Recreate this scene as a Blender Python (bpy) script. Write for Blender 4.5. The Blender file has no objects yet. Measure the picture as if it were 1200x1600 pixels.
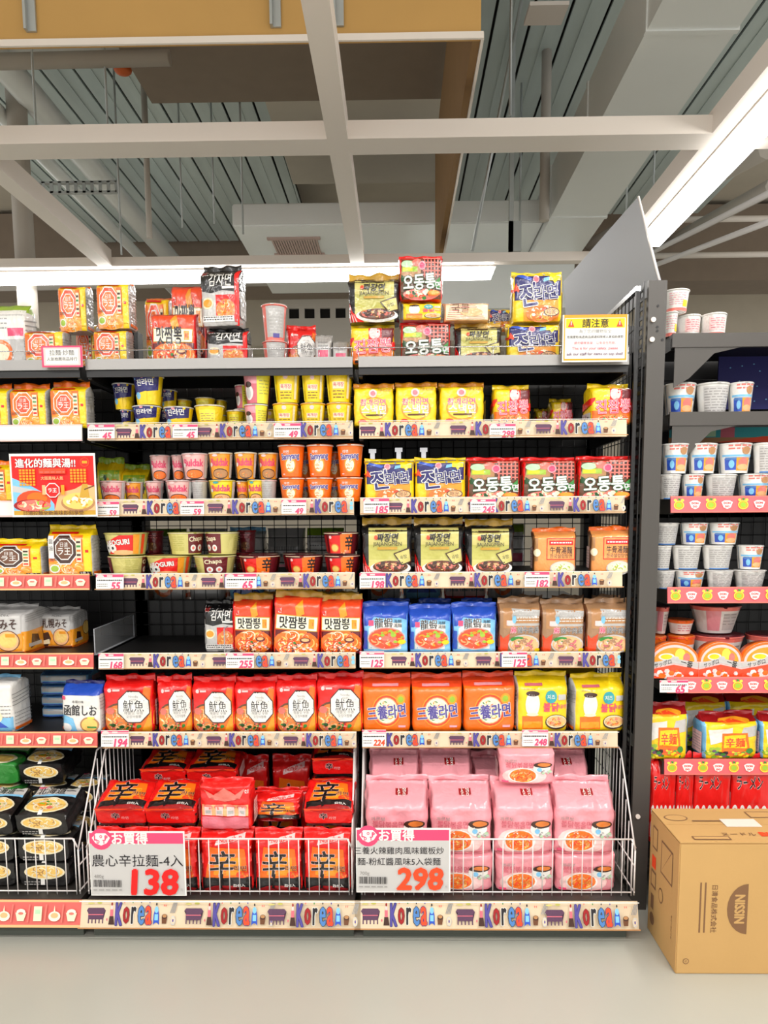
import bpy, bmesh, math, random
from mathutils import Vector, Matrix, noise
R = random.Random(7)
C = bpy.context.scene.collection
PI = math.pi

# ---------------------------------------------------------------- camera, world, exposure
CX, DIST, CZ, PITCH, YAW, ROLL, CPY, FPX = 0.1366, 2.6239, 1.40, .1151, .0182, .0063, 943.94, 1210.7
sc = bpy.context.scene
cd = bpy.data.cameras.new('camera'); cam = bpy.data.objects.new('camera', cd); C.objects.link(cam)
cd.sensor_fit = 'HORIZONTAL'; cd.sensor_width = 36; cd.lens = FPX / 1200 * 36
cd.shift_y = (CPY - 800) / 1200; cd.clip_start = .05
cam.matrix_world = Matrix.Translation((CX, -DIST, CZ)) @ Matrix.Rotation(YAW, 4, 'Z') @ Matrix.Rotation(PI/2 - PITCH, 4, 'X') @ Matrix.Rotation(-ROLL, 4, 'Z')
sc.camera = cam
sc.view_settings.view_transform = 'Standard'; sc.view_settings.look = 'None'
sc.view_settings.gamma = 1; sc.view_settings.use_curve_mapping = False
sc.view_settings.exposure = 0.0
WORLD_STRENGTH = 1.1
LAMP = 12
TUBE = 14.0
wd = bpy.data.worlds.new('shop_air'); sc.world = wd; wd.use_nodes = True
wd.node_tree.nodes['Background'].inputs[0].default_value = (1, .985, .96, 1)
wd.node_tree.nodes['Background'].inputs[1].default_value = WORLD_STRENGTH
sc.cycles.max_bounces = 6; sc.cycles.diffuse_bounces = 3; sc.cycles.glossy_bounces = 3
sc.cycles.transparent_max_bounces = 8; sc.cycles.caustics_reflective = False; sc.cycles.caustics_refractive = False

def ray(px, py):
    a, b = px - 600, py - CPY
    c, s = math.cos(ROLL), math.sin(ROLL)
    x, y = (c*a - s*b) / FPX, (s*a + c*b)
    u = -y / FPX
    c, s = math.cos(PITCH), math.sin(PITCH)
    yy, z = c + u*s, -s + u*c
    c, s = math.cos(YAW), math.sin(YAW)
    return x*c - yy*s, x*s + yy*c, z
def atY(px, py, Y):      # a point of the photograph on the plane at depth Y: (X, Z)
    d = ray(px, py); t = (Y + DIST) / d[1]; return CX + d[0]*t, CZ + d[2]*t
def atZ(px, py, Z):      # ... on the plane at height Z: (X, Y)
    d = ray(px, py); t = (Z - CZ) / d[2]; return CX + d[0]*t, -DIST + d[1]*t

# ---------------------------------------------------------------- materials
def lin(c):
    return tuple((v/12.92 if v <= .04045 else ((v+.055)/1.055)**2.4) for v in c)
MATS = {}
def mat(key, rgb, rough=.5, metal=0, coat=0, bump=0, bscale=60, var=0, vscale=8, emit=0, stretch=None):
    if key in MATS: return MATS[key]
    m = bpy.data.materials.new(key); m.use_nodes = True
    nt = m.node_tree; b = nt.nodes['Principled BSDF']
    rgb = lin(rgb)
    b.inputs['Base Color'].default_value = (*rgb, 1); b.inputs['Roughness'].default_value = rough
    b.inputs['Metallic'].default_value = metal; b.inputs['Coat Weight'].default_value = coat
    b.inputs['Coat Roughness'].default_value = .1
    if bump or var:
        tc = nt.nodes.new('ShaderNodeTexCoord'); src = tc.outputs['Object']
        if stretch:
            mp = nt.nodes.new('ShaderNodeMapping'); mp.inputs['Scale'].default_value = stretch
            nt.links.new(src, mp.inputs[0]); src = mp.outputs[0]
    if bump:
        n = nt.nodes.new('ShaderNodeTexNoise'); n.inputs['Scale'].default_value = bscale; n.inputs['Detail'].default_value = 2
        nt.links.new(src, n.inputs['Vector'])
        bp = nt.nodes.new('ShaderNodeBump'); bp.inputs['Strength'].default_value = bump; bp.inputs['Distance'].default_value = .01
        nt.links.new(n.outputs[0], bp.inputs['Height']); nt.links.new(bp.outputs[0], b.inputs['Normal'])
        if coat: nt.links.new(bp.outputs[0], b.inputs['Coat Normal'])
    if var:
        n = nt.nodes.new('ShaderNodeTexNoise'); n.inputs['Scale'].default_value = vscale; n.inputs['Detail'].default_value = 5
        nt.links.new(src, n.inputs['Vector'])
        mx = nt.nodes.new('ShaderNodeMix'); mx.data_type = 'RGBA'
        mx.inputs[6].default_value = (*[v*(1-var) for v in rgb], 1); mx.inputs[7].default_value = (*[min(1, v*(1+var)) for v in rgb], 1)
        nt.links.new(n.outputs[0], mx.inputs[0]); nt.links.new(mx.outputs[2], b.inputs['Base Color'])
    if emit:
        b.inputs['Emission Color'].default_value = (1, .98, .95, 1); b.inputs['Emission Strength'].default_value = emit
    MATS[key] = m
    return m
COL = dict(white=(.93,.92,.9), cream=(.95,.9,.76), black=(.06,.055,.06), ink=(.12,.1,.12), grey=(.6,.59,.58), ltgrey=(.78,.77,.76),
    silver=(.72,.71,.7), red=(.92,.08,.07), dred=(.62,.06,.08), tomato=(.96,.29,.12), orange=(.98,.45,.07), amber=(.96,.62,.12), yellow=(.99,.84,.06),
    gold=(.8,.62,.2), lemon=(.98,.93,.3), pink=(.94,.62,.66), hotpink=(.91,.28,.45), palepink=(.97,.8,.79), rose=(.85,.42,.48), blue=(.16,.32,.75), navy=(.13,.12,.42),
    sky=(.5,.77,.93), teal=(.2,.65,.68), green=(.2,.55,.22), dgreen=(.1,.32,.14), lime=(.62,.76,.2), olive=(.75,.73,.36), khaki=(.83,.79,.47), brown=(.42,.25,.14),
    tan=(.72,.52,.33), dbrown=(.25,.13,.09), maroon=(.42,.08,.12), peach=(.96,.72,.5), apricot=(.95,.62,.33), blush=(.93,.72,.7), noodle=(.97,.8,.42), soup=(.9,.5,.2), purple=(.42,.3,.42), plum=(.35,.22,.33),
    violet=(.32,.28,.6), salmon=(.93,.47,.42), rail=(.88,.8,.68), railred=(.86,.4,.37), barred=(.93,.4,.42), mint=(.72,.86,.7), steelblue=(.3,.5,.75), mut=(.66,.5,.36), egg=(.99,.96,.84), skin=(.95,.82,.7))
def M(name):             # printed film
    if name in MATS: return MATS[name]
    return mat(name, COL[name], rough=.42, coat=.7, bump=.55, bscale=30)
def P(name):             # printed paper or board
    return mat('paper_'+name, COL[name], rough=.6)

# ---------------------------------------------------------------- mesh helpers
def finish(name, bm, mats, smooth=False):
    me = bpy.data.meshes.new(name)
    if smooth:
        for f in bm.faces: f.smooth = True
    bm.to_mesh(me); bm.free()
    for m in mats: me.materials.append(m)
    return me
def link(name, me, parent=None, loc=None):
    o = bpy.data.objects.new(name, me); C.objects.link(o)
    if parent: o.parent = parent
    if loc: o.location = loc
    return o
def tag(o, label, cat, group=None):
    o['label'] = label; o['category'] = cat
    if group: o['group'] = group
    return o
def empty(name, loc, rz=0):
    o = bpy.data.objects.new(name, None); C.objects.link(o); o.location = loc; o.rotation_euler = (0, 0, rz); return o
def box(bm, x0, x1, y0, y1, z0, z1, mi=0):
    v = [bm.verts.new((x, y, z)) for x in (x0, x1) for y in (y0, y1) for z in (z0, z1)]
    for q in ((0,1,3,2), (4,6,7,5), (0,4,5,1), (2,3,7,6), (0,2,6,4), (1,5,7,3)):
        f = bm.faces.new([v[i] for i in q]); f.material_index = mi
def bar(bm, a, b, r, n=6, mi=0):
    a, b = Vector(a), Vector(b); d = (b - a).normalized()
    u = d.cross(Vector((0, 0, 1)) if abs(d.z) < .9 else Vector((1, 0, 0))).normalized(); w = d.cross(u)
    rs = [[bm.verts.new(p + (u*math.cos(2*PI*k/n) + w*math.sin(2*PI*k/n))*r) for k in range(n)] for p in (a, b)]
    for k in range(n):
        f = bm.faces.new((rs[0][k], rs[0][(k+1) % n], rs[1][(k+1) % n], rs[1][k])); f.material_index = mi; f.smooth = True
    for q in (rs[0][::-1], rs[1]):
        f = bm.faces.new(q); f.material_index = mi
def path(bm, pts, r, n=6, mi=0):
    for a, b in zip(pts, pts[1:]): bar(bm, a, b, r, n, mi)
def boxes(name, lst, m, parent=None, bevel=0):
    bm = bmesh.new()
    for b in lst: box(bm, *b)
    if bevel: bmesh.ops.bevel(bm, geom=bm.edges[:], offset=bevel, segments=2, affect='EDGES')
    return link(name, finish(name, bm, [m]), parent)

# ---------------------------------------------------------------- printed artwork
_txt = {}
def text_geo(k):
    if k in _txt: return _txt[k]
    c = bpy.data.curves.new('t', 'FONT'); c.body = k; c.size = 1; c.resolution_u = 2
    o = bpy.data.objects.new('t', c); C.objects.link(o); bpy.context.view_layer.update()
    me = bpy.data.meshes.new_from_object(o.evaluated_get(bpy.context.evaluated_depsgraph_get()))
    vs = [(v.co.x, v.co.y) for v in me.vertices]; fs = [tuple(p.vertices) for p in me.polygons]
    bpy.data.objects.remove(o); bpy.data.curves.remove(c); bpy.data.meshes.remove(me)
    _txt[k] = (vs, fs); return _txt[k]

class Art:
    """flat printed shapes in metres, x across from the middle, z up; later laid onto a surface"""
    def __init__(s, w, h): s.w, s.h, s.items = w, h, []
    def q(s, u, v): return ((u - .5)*s.w, v*s.h)
    def poly(s, pts, m): s.items.append(([s.q(*p) for p in pts], [tuple(range(len(pts)))], m)); return s
    def r(s, u0, v0, u1, v1, m): return s.poly([(u0,v0),(u1,v0),(u1,v1),(u0,v1)], m)
    def e(s, u, v, ru, rv, m, n=20, a0=0, a1=2*PI):
        full = abs(a1 - a0) > 6.28
        return s.poly([(u + ru*math.cos(a0+(a1-a0)*k/n), v + rv*math.sin(a0+(a1-a0)*k/n)) for k in range(n if full else n+1)], m)
    def c(s, u, v, rr, m, n=20): return s.e(u, v, rr, rr*s.w/s.h, m, n)       # a true circle, radius as share of the width
    def oct(s, u, v, rr, m):
        return s.poly([(u + rr*1.05*math.cos(PI/8+k*PI/4), v + rr*1.05*s.w/s.h*math.sin(PI/8+k*PI/4)) for k in range(8)], m)
    def star(s, u, v, rr, m, n=5, inner=.45, rot=PI/2):
        return s.poly([(u + rr*(1 if k % 2 == 0 else inner)*math.cos(rot+k*PI/n), v + rr*(1 if k % 2 == 0 else inner)*s.w/s.h*math.sin(rot+k*PI/n)) for k in range(2*n)], m)
    def t(s, body, u, v, wf, m, bold=.0, rot=0, shear=0, hm=1, out=None, ow=.05):
        vs, fs = text_geo(body)
        xa, xb = min(p[0] for p in vs), max(p[0] for p in vs); ya, yb = min(p[1] for p in vs), max(p[1] for p in vs)
        k = wf*s.w/(xb - xa); cx, cz = s.q(u, v)
        cr, sr = math.cos(rot), math.sin(rot)
        if any(ord(ch) > 0x2000 for ch in body): bold *= .55; ow *= .7
        bold *= .8
        for mm, bo, nn in (((out, bold+ow, 8),) if out else ()) + ((m, bold, 5 if bold > .012 else 0),):
            V, F = [], []
            for c_ in range(max(1, nn)):
                ox, oy = (bo*math.cos(2*PI*c_/nn+.3), bo*math.sin(2*PI*c_/nn+.3)) if nn else (0, 0); b0 = len(V)
                for (x, y) in vs:
                    x, y = (x - (xa+xb)/2 + ox)*k, (y - (ya+yb)/2)*k*hm + oy*k
                    x += shear*y
                    V.append((cx + x*cr - y*sr, cz + x*sr + y*cr, c_*1.6e-5))
                F += [tuple(i+b0 for i in f) for f in fs]
            s.items.append((V, F, mm))
        return s
    def noodles(s, u, v, ru, rv, base, cols, n=26, seed=1, th=.012):
        rr = random.Random(seed); s.e(u, v, ru, rv, base)
        vs, by = [], {}
        for i in range(n):
            a, q = rr.random()*2*PI, math.sqrt(rr.random())*.78
            cu, cv = u + ru*q*math.cos(a), v + rv*q*math.sin(a)
            r0 = ru*(.12 + .16*rr.random()); a0 = rr.random()*6.3; span = 1.2 + 2*rr.random(); cc = rr.choice(cols)
            pts, K = [], 6
            for sgn in (1, -1):
                for k in range(K+1):
                    kk = k if sgn > 0 else K - k
                    aa = a0 + span*kk/K; q2 = r0 + sgn*th*(.6 + .4*math.sin(PI*kk/K))
                    pu, pv = cu + q2*math.cos(aa), cv + q2*math.sin(aa)*s.w/s.h*.8
                    du, dv = (pu - u)/ru, (pv - v)/rv; L = math.hypot(du, dv)
                    if L > .97: pu, pv = u + ru*du/L*.97, v + rv*dv/L*.97
                    pts.append((pu, pv))
            by.setdefault(cc, []).append(pts)
        for cc, lst in by.items():
            V, F = [], []
            for pts in lst:
                K = len(pts)//2 - 1; b = len(V); V += [(*s.q(*p), len(V)*2e-7) for p in pts]
                for k in range(K): F.append((b+k, b+k+1, b+2*K+1-k-1, b+2*K+1-k))
            s.items.append((V, F, cc))
        return s
    def bits(s, u, v, ru, rv, cols, n=24, seed=2, sz=.03):
        rr = random.Random(seed); by = {}
        for i in range(n):
            a, q = rr.random()*2*PI, math.sqrt(rr.random())*.9
            by.setdefault(rr.choice(cols), []).append((u + ru*q*math.cos(a), v + rv*q*math.sin(a), sz*(.5+rr.random()), rr.random()*3))
        for cc, lst in by.items():
            V, F = [], []
            for (a, b_, z, o) in lst:
                b0 = len(V)
                for k in range(6): V.append((*s.q(a + z*math.cos(o+k*PI/3), b_ + z*.7*s.w/s.h*math.sin(o+k*PI/3)), b0*5e-7))
                F.append(tuple(range(b0, b0+6)))
            s.items.append((V, F, cc))
        return s
    def lines(s, u0, u1, v, n, dv, m, th=.012, seed=3):      # rows of small unreadable print
        rr = random.Random(seed); V, F = [], []
        for i in range(n):
            x = u0; vv = v - i*dv
            while x < u1:
                L = min(u1 - x, .03 + .05*rr.random()); b = len(V)
                V += [s.q(x, vv), s.q(x+L, vv), s.q(x+L, vv+th), s.q(x, vv+th)]; F.append((b, b+1, b+2, b+3)); x += L + .015
        s.items.append((V, F, m)); return s
    def lay(s, bm, surf, idx, step=.009, off0=.0011, doff=.00022):
        for li, (V, F, m) in enumerate(s.items):
            b = bmesh.new(); vv = [b.verts.new((p[0], p[2] if len(p) > 2 else 0, p[1])) for p in V]
            for f in F:
                if len(set(f)) < 3: continue
                try: b.faces.new([vv[i] for i in f])
                except ValueError: pass
            if any(len(f.verts) > 4 for f in b.faces): bmesh.ops.triangulate(b, faces=[f for f in b.faces if len(f.verts) > 4], ngon_method='EAR_CLIP')
            if step:
                xs = [v.co.x for v in b.verts]; zs = [v.co.z for v in b.verts]
                if xs:
                    for ax, lo, hi in ((0, min(xs), max(xs)), (2, min(zs), max(zs))):
                        k0, k1 = math.ceil(lo/step + 1e-6), math.floor(hi/step - 1e-6)
                        for k in range(k0, k1+1):
                            co = [0, 0, 0]; co[ax] = k*step; no = [0, 0, 0]; no[ax] = 1
                            bmesh.ops.bisect_plane(b, geom=b.verts[:]+b.edges[:]+b.faces[:], plane_co=co, plane_no=no, dist=1e-6)
            off = off0 + doff*li; mp = {}
            for v in b.verts: mp[v] = bm.verts.new(surf(v.co.x, v.co.z, off + v.co.y))
            for f in b.faces:
                vs = [mp[v] for v in f.verts]
                if f.normal.y > 0: vs = vs[::-1]
                try: g = bm.faces.new(vs); g.material_index = idx[m]; g.smooth = True
                except ValueError: pass
            b.free()

# ---------------------------------------------------------------- soft packs
PROTO = {}
def side_default(side):
    def f(a):
        if side in ('silver', 'ltgrey', 'white'):
            for k in range(4): a.poly([(.06,.72-k*.07+.0),(.94,.78-k*.07),(.94,.795-k*.07),(.06,.735-k*.07)], 'grey')
            a.lines(.1, .9, .36, 4, .07, 'grey', .014).r(.1, .04, .9, .1, 'orange')
        elif side != 'black':
            a.r(.2, .12, .8, .62, 'cream' if side in ('yellow', 'peach') else 'palepink').lines(.24, .76, .52, 6, .065, 'grey', .018)
    return f
def pack(key, w, h, d, front, side, art, top=.16, ridge=0, n=7, amp=.0022, fin='same', finh=.018, topcol=None, seed=1, name='noodle_pack', wav=1.0, sideart=None, botart=None):
    a = Art(w, h); art(a); amp *= 1.35
    sa = Art(d, h); (sideart or side_default(side))(sa); ba = Art(w, d)
    if botart: botart(ba)
    names = []
    for nm in [front, side] + ([topcol] if topcol else []) + [i[2] for i in a.items + sa.items + ba.items]:
        if nm not in names: names.append(nm)
    idx = {nm: i for i, nm in enumerate(names)}
    sd = seed*13.7
    def dsp(x, z, o=0): return amp*(noise.noise(Vector((x*26, z*22, sd+o))) + .5*noise.noise(Vector((x*60, z*50, sd+5+o)))) * (1 + 2.4*min(1, max(0, (z/h - 1 + top + .12)/(top + .12))))
    def sect(z):
        t = min(1, max(0, z/h)); W = w/2; yf, yb = -d/2, d/2
        if t < .07: k = 1 - .14*((.07 - t)/.07)**2; W *= .97 + .03*t/.07; yf *= k; yb *= k
        if t > 1-top:
            q = (t - 1 + top)/top; yf = -d/2 + (d/2 + ridge*d/2)*q**1.35; yb = d/2 - (d/2 - ridge*d/2)*q**1.35
            yf -= .0025*q; yb += .0025*q; W *= 1 + .02*q
        W *= 1 + .012*noise.noise(Vector((0, z*30, sd)))
        return W, (yf+yb)/2, (yb-yf)/2
    def surf(x, z, off):
        W, yc, hd = sect(z); k = min(1, abs(x)/W)
        return (x, yc - hd*(1 - k**n)**(1/n) - dsp(x, z) - off, z)
    bm = bmesh.new()
    ring = [(-.95 + 1.9*k/20, -1) for k in range(21)] + [('s', q) for q in (-.75, -.3, .3, .75)] + [(.95 - 1.9*k/8, 1) for k in range(9)] + [('m', q) for q in (.75, .3, -.3, -.75)]
    NZ = 22; zs = [h*k/NZ for k in range(NZ+1)]; rows = []
    zs[1:1] = [h*.012]
    for z in zs:
        W, yc, hd = sect(z); row = []
        for (x, sgn) in ring:
            if x in ('s', 'm'):
                q = sgn; xx = W*(1 - abs(q)**n)**(1/n)*(1 if x == 's' else -1)
                row.append(bm.verts.new((xx + dsp(q, z)*.8*(1 if x == 's' else -1), yc + hd*q, z)))
            else:
                y = hd*(1 - abs(x)**n)**(1/n)
                row.append(bm.verts.new((x*W, yc + sgn*y + (-dsp(x*W, z) if sgn < 0 else dsp(x*W, z, 9)), z)))
        rows.append(row)
    for a_, b_ in zip(rows, rows[1:]):
        for k in range(len(ring)):
            k2 = (k+1) % len(ring)
            f = bm.faces.new((a_[k], a_[k2], b_[k2], b_[k])); f.smooth = True
            infront = k < 20
            f.material_index = idx[front] if infront else idx[side]
            if topcol and a_[0].co.z > h*(1-top*.9): f.material_index = idx[topcol]
    bm.faces.new(rows[0][::-1]).material_index = idx[side]; bm.faces.new(rows[-1]).material_index = idx[topcol or front]
    a.lay(bm, surf, idx)
    def sidesurf(y, z, off):
        W, yc, hd = sect(z); q = max(-.97, min(.97, y/(d/2))); xx = W*(1 - abs(q)**n)**(1/n)
        return xx + amp*.8 + off + .0006, yc + hd*q, z
    nf = len(bm.faces)
    sa.lay(bm, sidesurf, idx)
    sa.lay(bm, lambda y, z, off: (-sidesurf(-y, z, off)[0], sidesurf(-y, z, off)[1], z), idx)
    if botart: ba.lay(bm, lambda x, z, off: (x, d/2 - z, -off), idx)
    me = finish(key, bm, [M(nm) for nm in names])
    kids = []
    if fin:
        fm = (topcol or front) if fin == 'same' else fin
        b = bmesh.new(); W, yc, hd = sect(h); K = 26; pr = None; rr = random.Random(seed)
        ph = rr.random()*6; am = .004*wav + .005*wav*rr.random()
        for k in range(K+1):
            u = -1 + 2*k/K; x = u*W*1.0
            y0 = yc + am*math.sin(u*5+ph)*.6
            zt = h + finh*(.75 + .35*noise.noise(Vector((u*2.2, sd, 0)))); tl = .006*math.sin(u*9+ph)
            col = [b.verts.new((x, y0*1 + dy + tl*q, z)) for (dy, z, q) in ((-.0015, h-.006, 0), (-.0012, (h+zt)/2, .5), (-.0008, zt, 1), (.0008, zt, 1), (.0012, (h+zt)/2, .5), (.0015, h-.006, 0))]
            if pr:
                for i in range(5):
                    f = b.faces.new((pr[i], col[i], col[i+1], pr[i+1])); f.smooth = True
            pr = col
        kids.append(('top_seal', finish(key+'_seal', b, [M(fm)])))
    PROTO[key] = dict(me=me, kids=kids, w=w, h=h+(finh*.5 if fin else 0), d=d, name=name)

# ---------------------------------------------------------------- cups and bowls
def cup(key, rt, rb, h, body, lid, art, rim='white', name='noodle_cup', lidh=.002):
    a = Art(2*PI*(rt+rb)/2, h); art(a)
    names = []
    for nm in [body, rim] + [i[2] for i in a.items]:
        if nm not in names: names.append(nm)
    idx = {nm: i for i, nm in enumerate(names)}; N = 36; rm = (rt+rb)/2
    def surf(x, z, off):
        an = x/rm; r = rb + (rt-rb)*z/h + off
        return (r*math.sin(an), -r*math.cos(an), z)
    bm = bmesh.new(); rows = []
    for r, z in ((rb*.9, .004), (rb*.93, 0), (rb, 0), (rb+(rt-rb)*.012, h*.012), (rt-(rt-rb)*.045, h*.92), (rt, h*.963), (rt+.003, h*.965), (rt+.0035, h*.985), (rt+.002, h), (rt-.002, h)):
        rows.append([bm.verts.new((r*math.sin(2*PI*k/N), -r*math.cos(2*PI*k/N), z)) for k in range(N)])
    for i, (p, q) in enumerate(zip(rows, rows[1:])):
        for k in range(N):
            f = bm.faces.new((p[k], p[(k+1) % N], q[(k+1) % N], q[k])); f.smooth = True; f.material_index = idx[rim] if i > 4 or i == 0 else idx[body]
    bm.faces.new(rows[0][::-1]); bm.faces.new(rows[-1])
    a.lay(bm, surf, idx, off0=.0012)
    me = finish(key, bm, [M(nm) for nm in names])
    b = bmesh.new(); z0 = h + .0003; rs = []
    for r, z in ((rt+.002, z0), (rt+.002, z0+lidh*.6), (rt*.9, z0+lidh)):
        rs.append([b.verts.new((r*math.sin(2*PI*k/N), -r*math.cos(2*PI*k/N), z)) for k in range(N)])
    for p, q in zip(rs, rs[1:]):
        for k in range(N): b.faces.new((p[k], p[(k+1) % N], q[(k+1) % N], q[k])).smooth = True
    b.faces.new(rs[-1]); b.faces.new(rs[0][::-1])
    t = [b.verts.new(p) for p in ((-.008, -rt-.001, z0+.0004), (.008, -rt-.001, z0+.0004), (.005, -rt-.009, z0-.003), (-.005, -rt-.009, z0-.003))]
    b.faces.new(t)
    PROTO[key] = dict(me=me, kids=[('lid', finish(key+'_lid', b, [M(lid)]))], w=2*rt+.007, h=h+lidh, d=2*rt, name=name)

COUNT = {}
def place(key, loc, rot=(0,0,0), scale=(1,1,1), label='', cat='noodles', group=None):
    p = PROTO[key]
    if p['name'] == 'noodle_pack' and rot[0] == 0: rot = (rot[0], rot[1], rot[2] + R.uniform(-.035, .035))
    o = link(p['name'], p['me']); o.location = loc; o.rotation_euler = rot; o.scale = scale
    tag(o, label, cat, group)
    for nm, me in p['kids']: link(nm, me, o)
    return o
def put(key, x0, x1, ytop, z, Y=.03, rz=0, keep=False, h=None, **kw):
    """stand a pack on a deck at height z, its front face at depth Y, between two sight lines"""
    p = PROTO[key]; ym = ytop + 30
    xa, xb = atY(x0, ym, Y)[0], atY(x1, ym, Y)[0]; sx = (xb - xa)/p['w']
    if h is None:
        zt = atY((x0+x1)/2, ytop, Y + p['d']*.5)[1]; sz = (zt - z)/p['h']
    else: sz = h/p['h']
    if keep: sz = sx
    sy = sx if keep else min(1.15, max(.8, sx))
    return place(key, ((xa+xb)/2, Y + p['d']*sy/2, z), (0, 0, rz), (sx, sy, sz), **kw)
def ordn(i, n):
    if n == 1: return ''
    w = {2: 'two', 3: 'three', 4: 'four', 5: 'five', 6: 'six', 7: 'seven', 8: 'eight', 9: 'nine', 10: 'ten', 11: 'eleven', 12: 'twelve', 13: 'thirteen'}[n]
    if n == 2: return ', ' + ('left', 'right')[i] + ' of two'
    if n == 3: return ', ' + ('left', 'middle', 'right')[i] + ' of three'
    if i == 0: return ', leftmost of ' + w
    if i == n-1: return ', rightmost of ' + w
    nth = ['second', 'third', 'fourth', 'fifth', 'sixth', 'seventh', 'eighth', 'ninth', 'tenth', 'eleventh', 'twelfth']
    return ', ' + nth[i-1] + ' from left of ' + w
def row(base, cat, group, items, z, Y=.03, **kw0):
    """items: (key, x0, x1, ytop, {extra})"""
    n = len(items)
    for i, it in enumerate(items):
        kw = dict(kw0); kw.update(it[4] if len(it) > 4 else {})
        lab = kw.pop('label', None) or base + ordn(i, n)
        zz = kw.pop('z', z); yy = kw.pop('Y', Y)
        put(it[0], it[1], it[2], it[3], zz, yy, label=lab, cat=cat, group=group, **kw)

# ---------------------------------------------------------------- the kinds of noodle pack
NC = ['noodle', 'egg', 'orange', 'amber']
def a_king(bandcol, ring, inner, txt='ラ王', extra=None):
    def f(a):
        a.r(.03, .0, .8, .88, bandcol); a.r(.03, .3, .16, .86, 'orange').r(.62, .3, .8, .86, 'orange'); a.r(.03, 0, .8, .26, 'peach')
        a.noodles(.45, .14, .4, .17, 'amber', ['noodle', 'orange', 'peach', 'cream'], 44, 3)
        a.e(.17, .16, .12, .09, 'white').e(.17, .16, .09, .065, 'lime')
        a.oct(.4, .57, .29, 'white').oct(.4, .57, .265, ring).oct(.4, .57, .2, 'white').oct(.4, .57, .18, inner)
        a.t('日清', .4, .67, .17, 'white', .02).t(txt, .4, .53, .28, 'white', .035)
        a.r(.66, .3, .78, .8, 'cream')
        for k in range(5): a.r(.675, .34+k*.09, .765, .385+k*.09, ('red', 'dbrown', 'orange', 'green', 'dbrown')[k])
        a.r(.83, .1, .97, .8, 'yellow').r(.86, .5, .93, .56, 'red').r(.1, .9, .7, .94, 'red')
        a.lines(.08, .3, .37, 2, .03, 'ink', .012, 5)
        if extra: extra(a)
    return f
pack('king_orange', .17, .155, .1, 'yellow', 'silver', a_king('amber', 'tomato', 'orange'), top=.1, seed=1, topcol='orange', fin=None)
pack('king_fin', .175, .165, .1, 'yellow', 'silver', a_king('amber', 'orange', 'tomato'), top=.14, seed=2, fin='orange', finh=.026, wav=1.6)
pack('king_brown', .2, .175, .11, 'yellow', 'silver', a_king('amber', 'dbrown', 'brown', 'ラ王', lambda a: a.r(.05,.38,.18,.86,'white').t('醤', .115, .74, .09, 'ink', .02).t('油', .115, .6, .09, 'ink', .02).r(.72,.02,.97,.1,'ink').t('3食入', .845, .06, .2, 'white')), top=.2, seed=3, topcol='yellow', fin='yellow', finh=.02, wav=1.5)
def a_pale(a):
    a.r(.02, .45, .98, .9, 'white').e(.4, .25, .3, .2, 'orange').e(.4, .25, .22, .14, 'egg').r(.6, .5, .95, .62, 'hotpink').lines(.1, .6, .75, 3, .07, 'grey', .02)
pack('pale_pack', .2, .15, .12, 'ltgrey', 'white', a_pale, top=.2, seed=4, topcol='lime', fin=None)
def a_matjj(a):
    a.r(0, .0, 1, .42, 'maroon').noodles(.5, .2, .5, .24, 'orange', ['noodle', 'peach', 'tomato', 'egg', 'soup'], 60, 5, .013)
    a.bits(.5, .1, .5, .12, ['green', 'maroon', 'palepink', 'dgreen'], 26, 4, .028)
    a.e(.7, .26, .12, .05, 'maroon').e(.7, .27, .085, .03, 'peach')
    a.poly([(.45,.84),(.6,.96),(.66,.72),(.5,.66)], 'amber')
    a.poly([(.04,.44),(.95,.42),(.96,.68),(.05,.7)], 'gold').poly([(.055,.455),(.935,.435),(.945,.665),(.065,.685)], 'egg')
    a.t('맛짬뽕', .42, .565, .58, 'ink', .07, hm=1.2).r(.76, .47, .88, .64, 'amber').t('解', .82, .55, .08, 'red', .02)
    a.t('면', .12, .77, .08, 'white').e(.09, .78, .04, .03, 'red')
pack('jjamppong_red', .16, .19, .085, 'tomato', 'red', a_matjj, top=.14, amp=.0034, seed=5, fin='gold', finh=.028, wav=1.4)
pack('jjamppong_box', .19, .145, .1, 'tomato', 'red', a_matjj, top=.1, amp=.003, seed=6, fin=None)
def a_potato(a):
    a.r(0, .6, 1, 1, 'black').poly([(0,.6),(.3,.55),(.6,.6),(1,.56),(1,.7),(0,.7)], 'black')
    a.r(.0, .0, .42, .55, 'ltgrey').r(.42, .1, .96, .52, 'red').noodles(.68, .27, .26, .18, 'soup', NC, 24, 8)
    a.e(.2, .38, .16, .1, 'cream').e(.2, .38, .12, .07, 'amber').r(.05, .06, .9, .16, 'white').lines(.08, .86, .13, 2, .04, 'ink', .018)
    a.t('감자면', .55, .78, .6, 'white', .03, shear=.15).t('농심', .12, .9, .14, 'red', .02).r(.6, .62, .92, .66, 'white').r(.93, .05, 1, .6, 'red')
pack('potato_black', .18, .165, .13, 'ltgrey', 'silver', a_potato, top=.16, amp=.003, seed=7, fin='black', sideart=lambda a: a.r(0,0,.12,1,'red').poly([(.12,.6),(1,.7),(1,1),(.12,1)],'black').r(.2,.15,.8,.5,'ltgrey').lines(.25,.75,.42,4,.07,'grey',.02))
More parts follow.
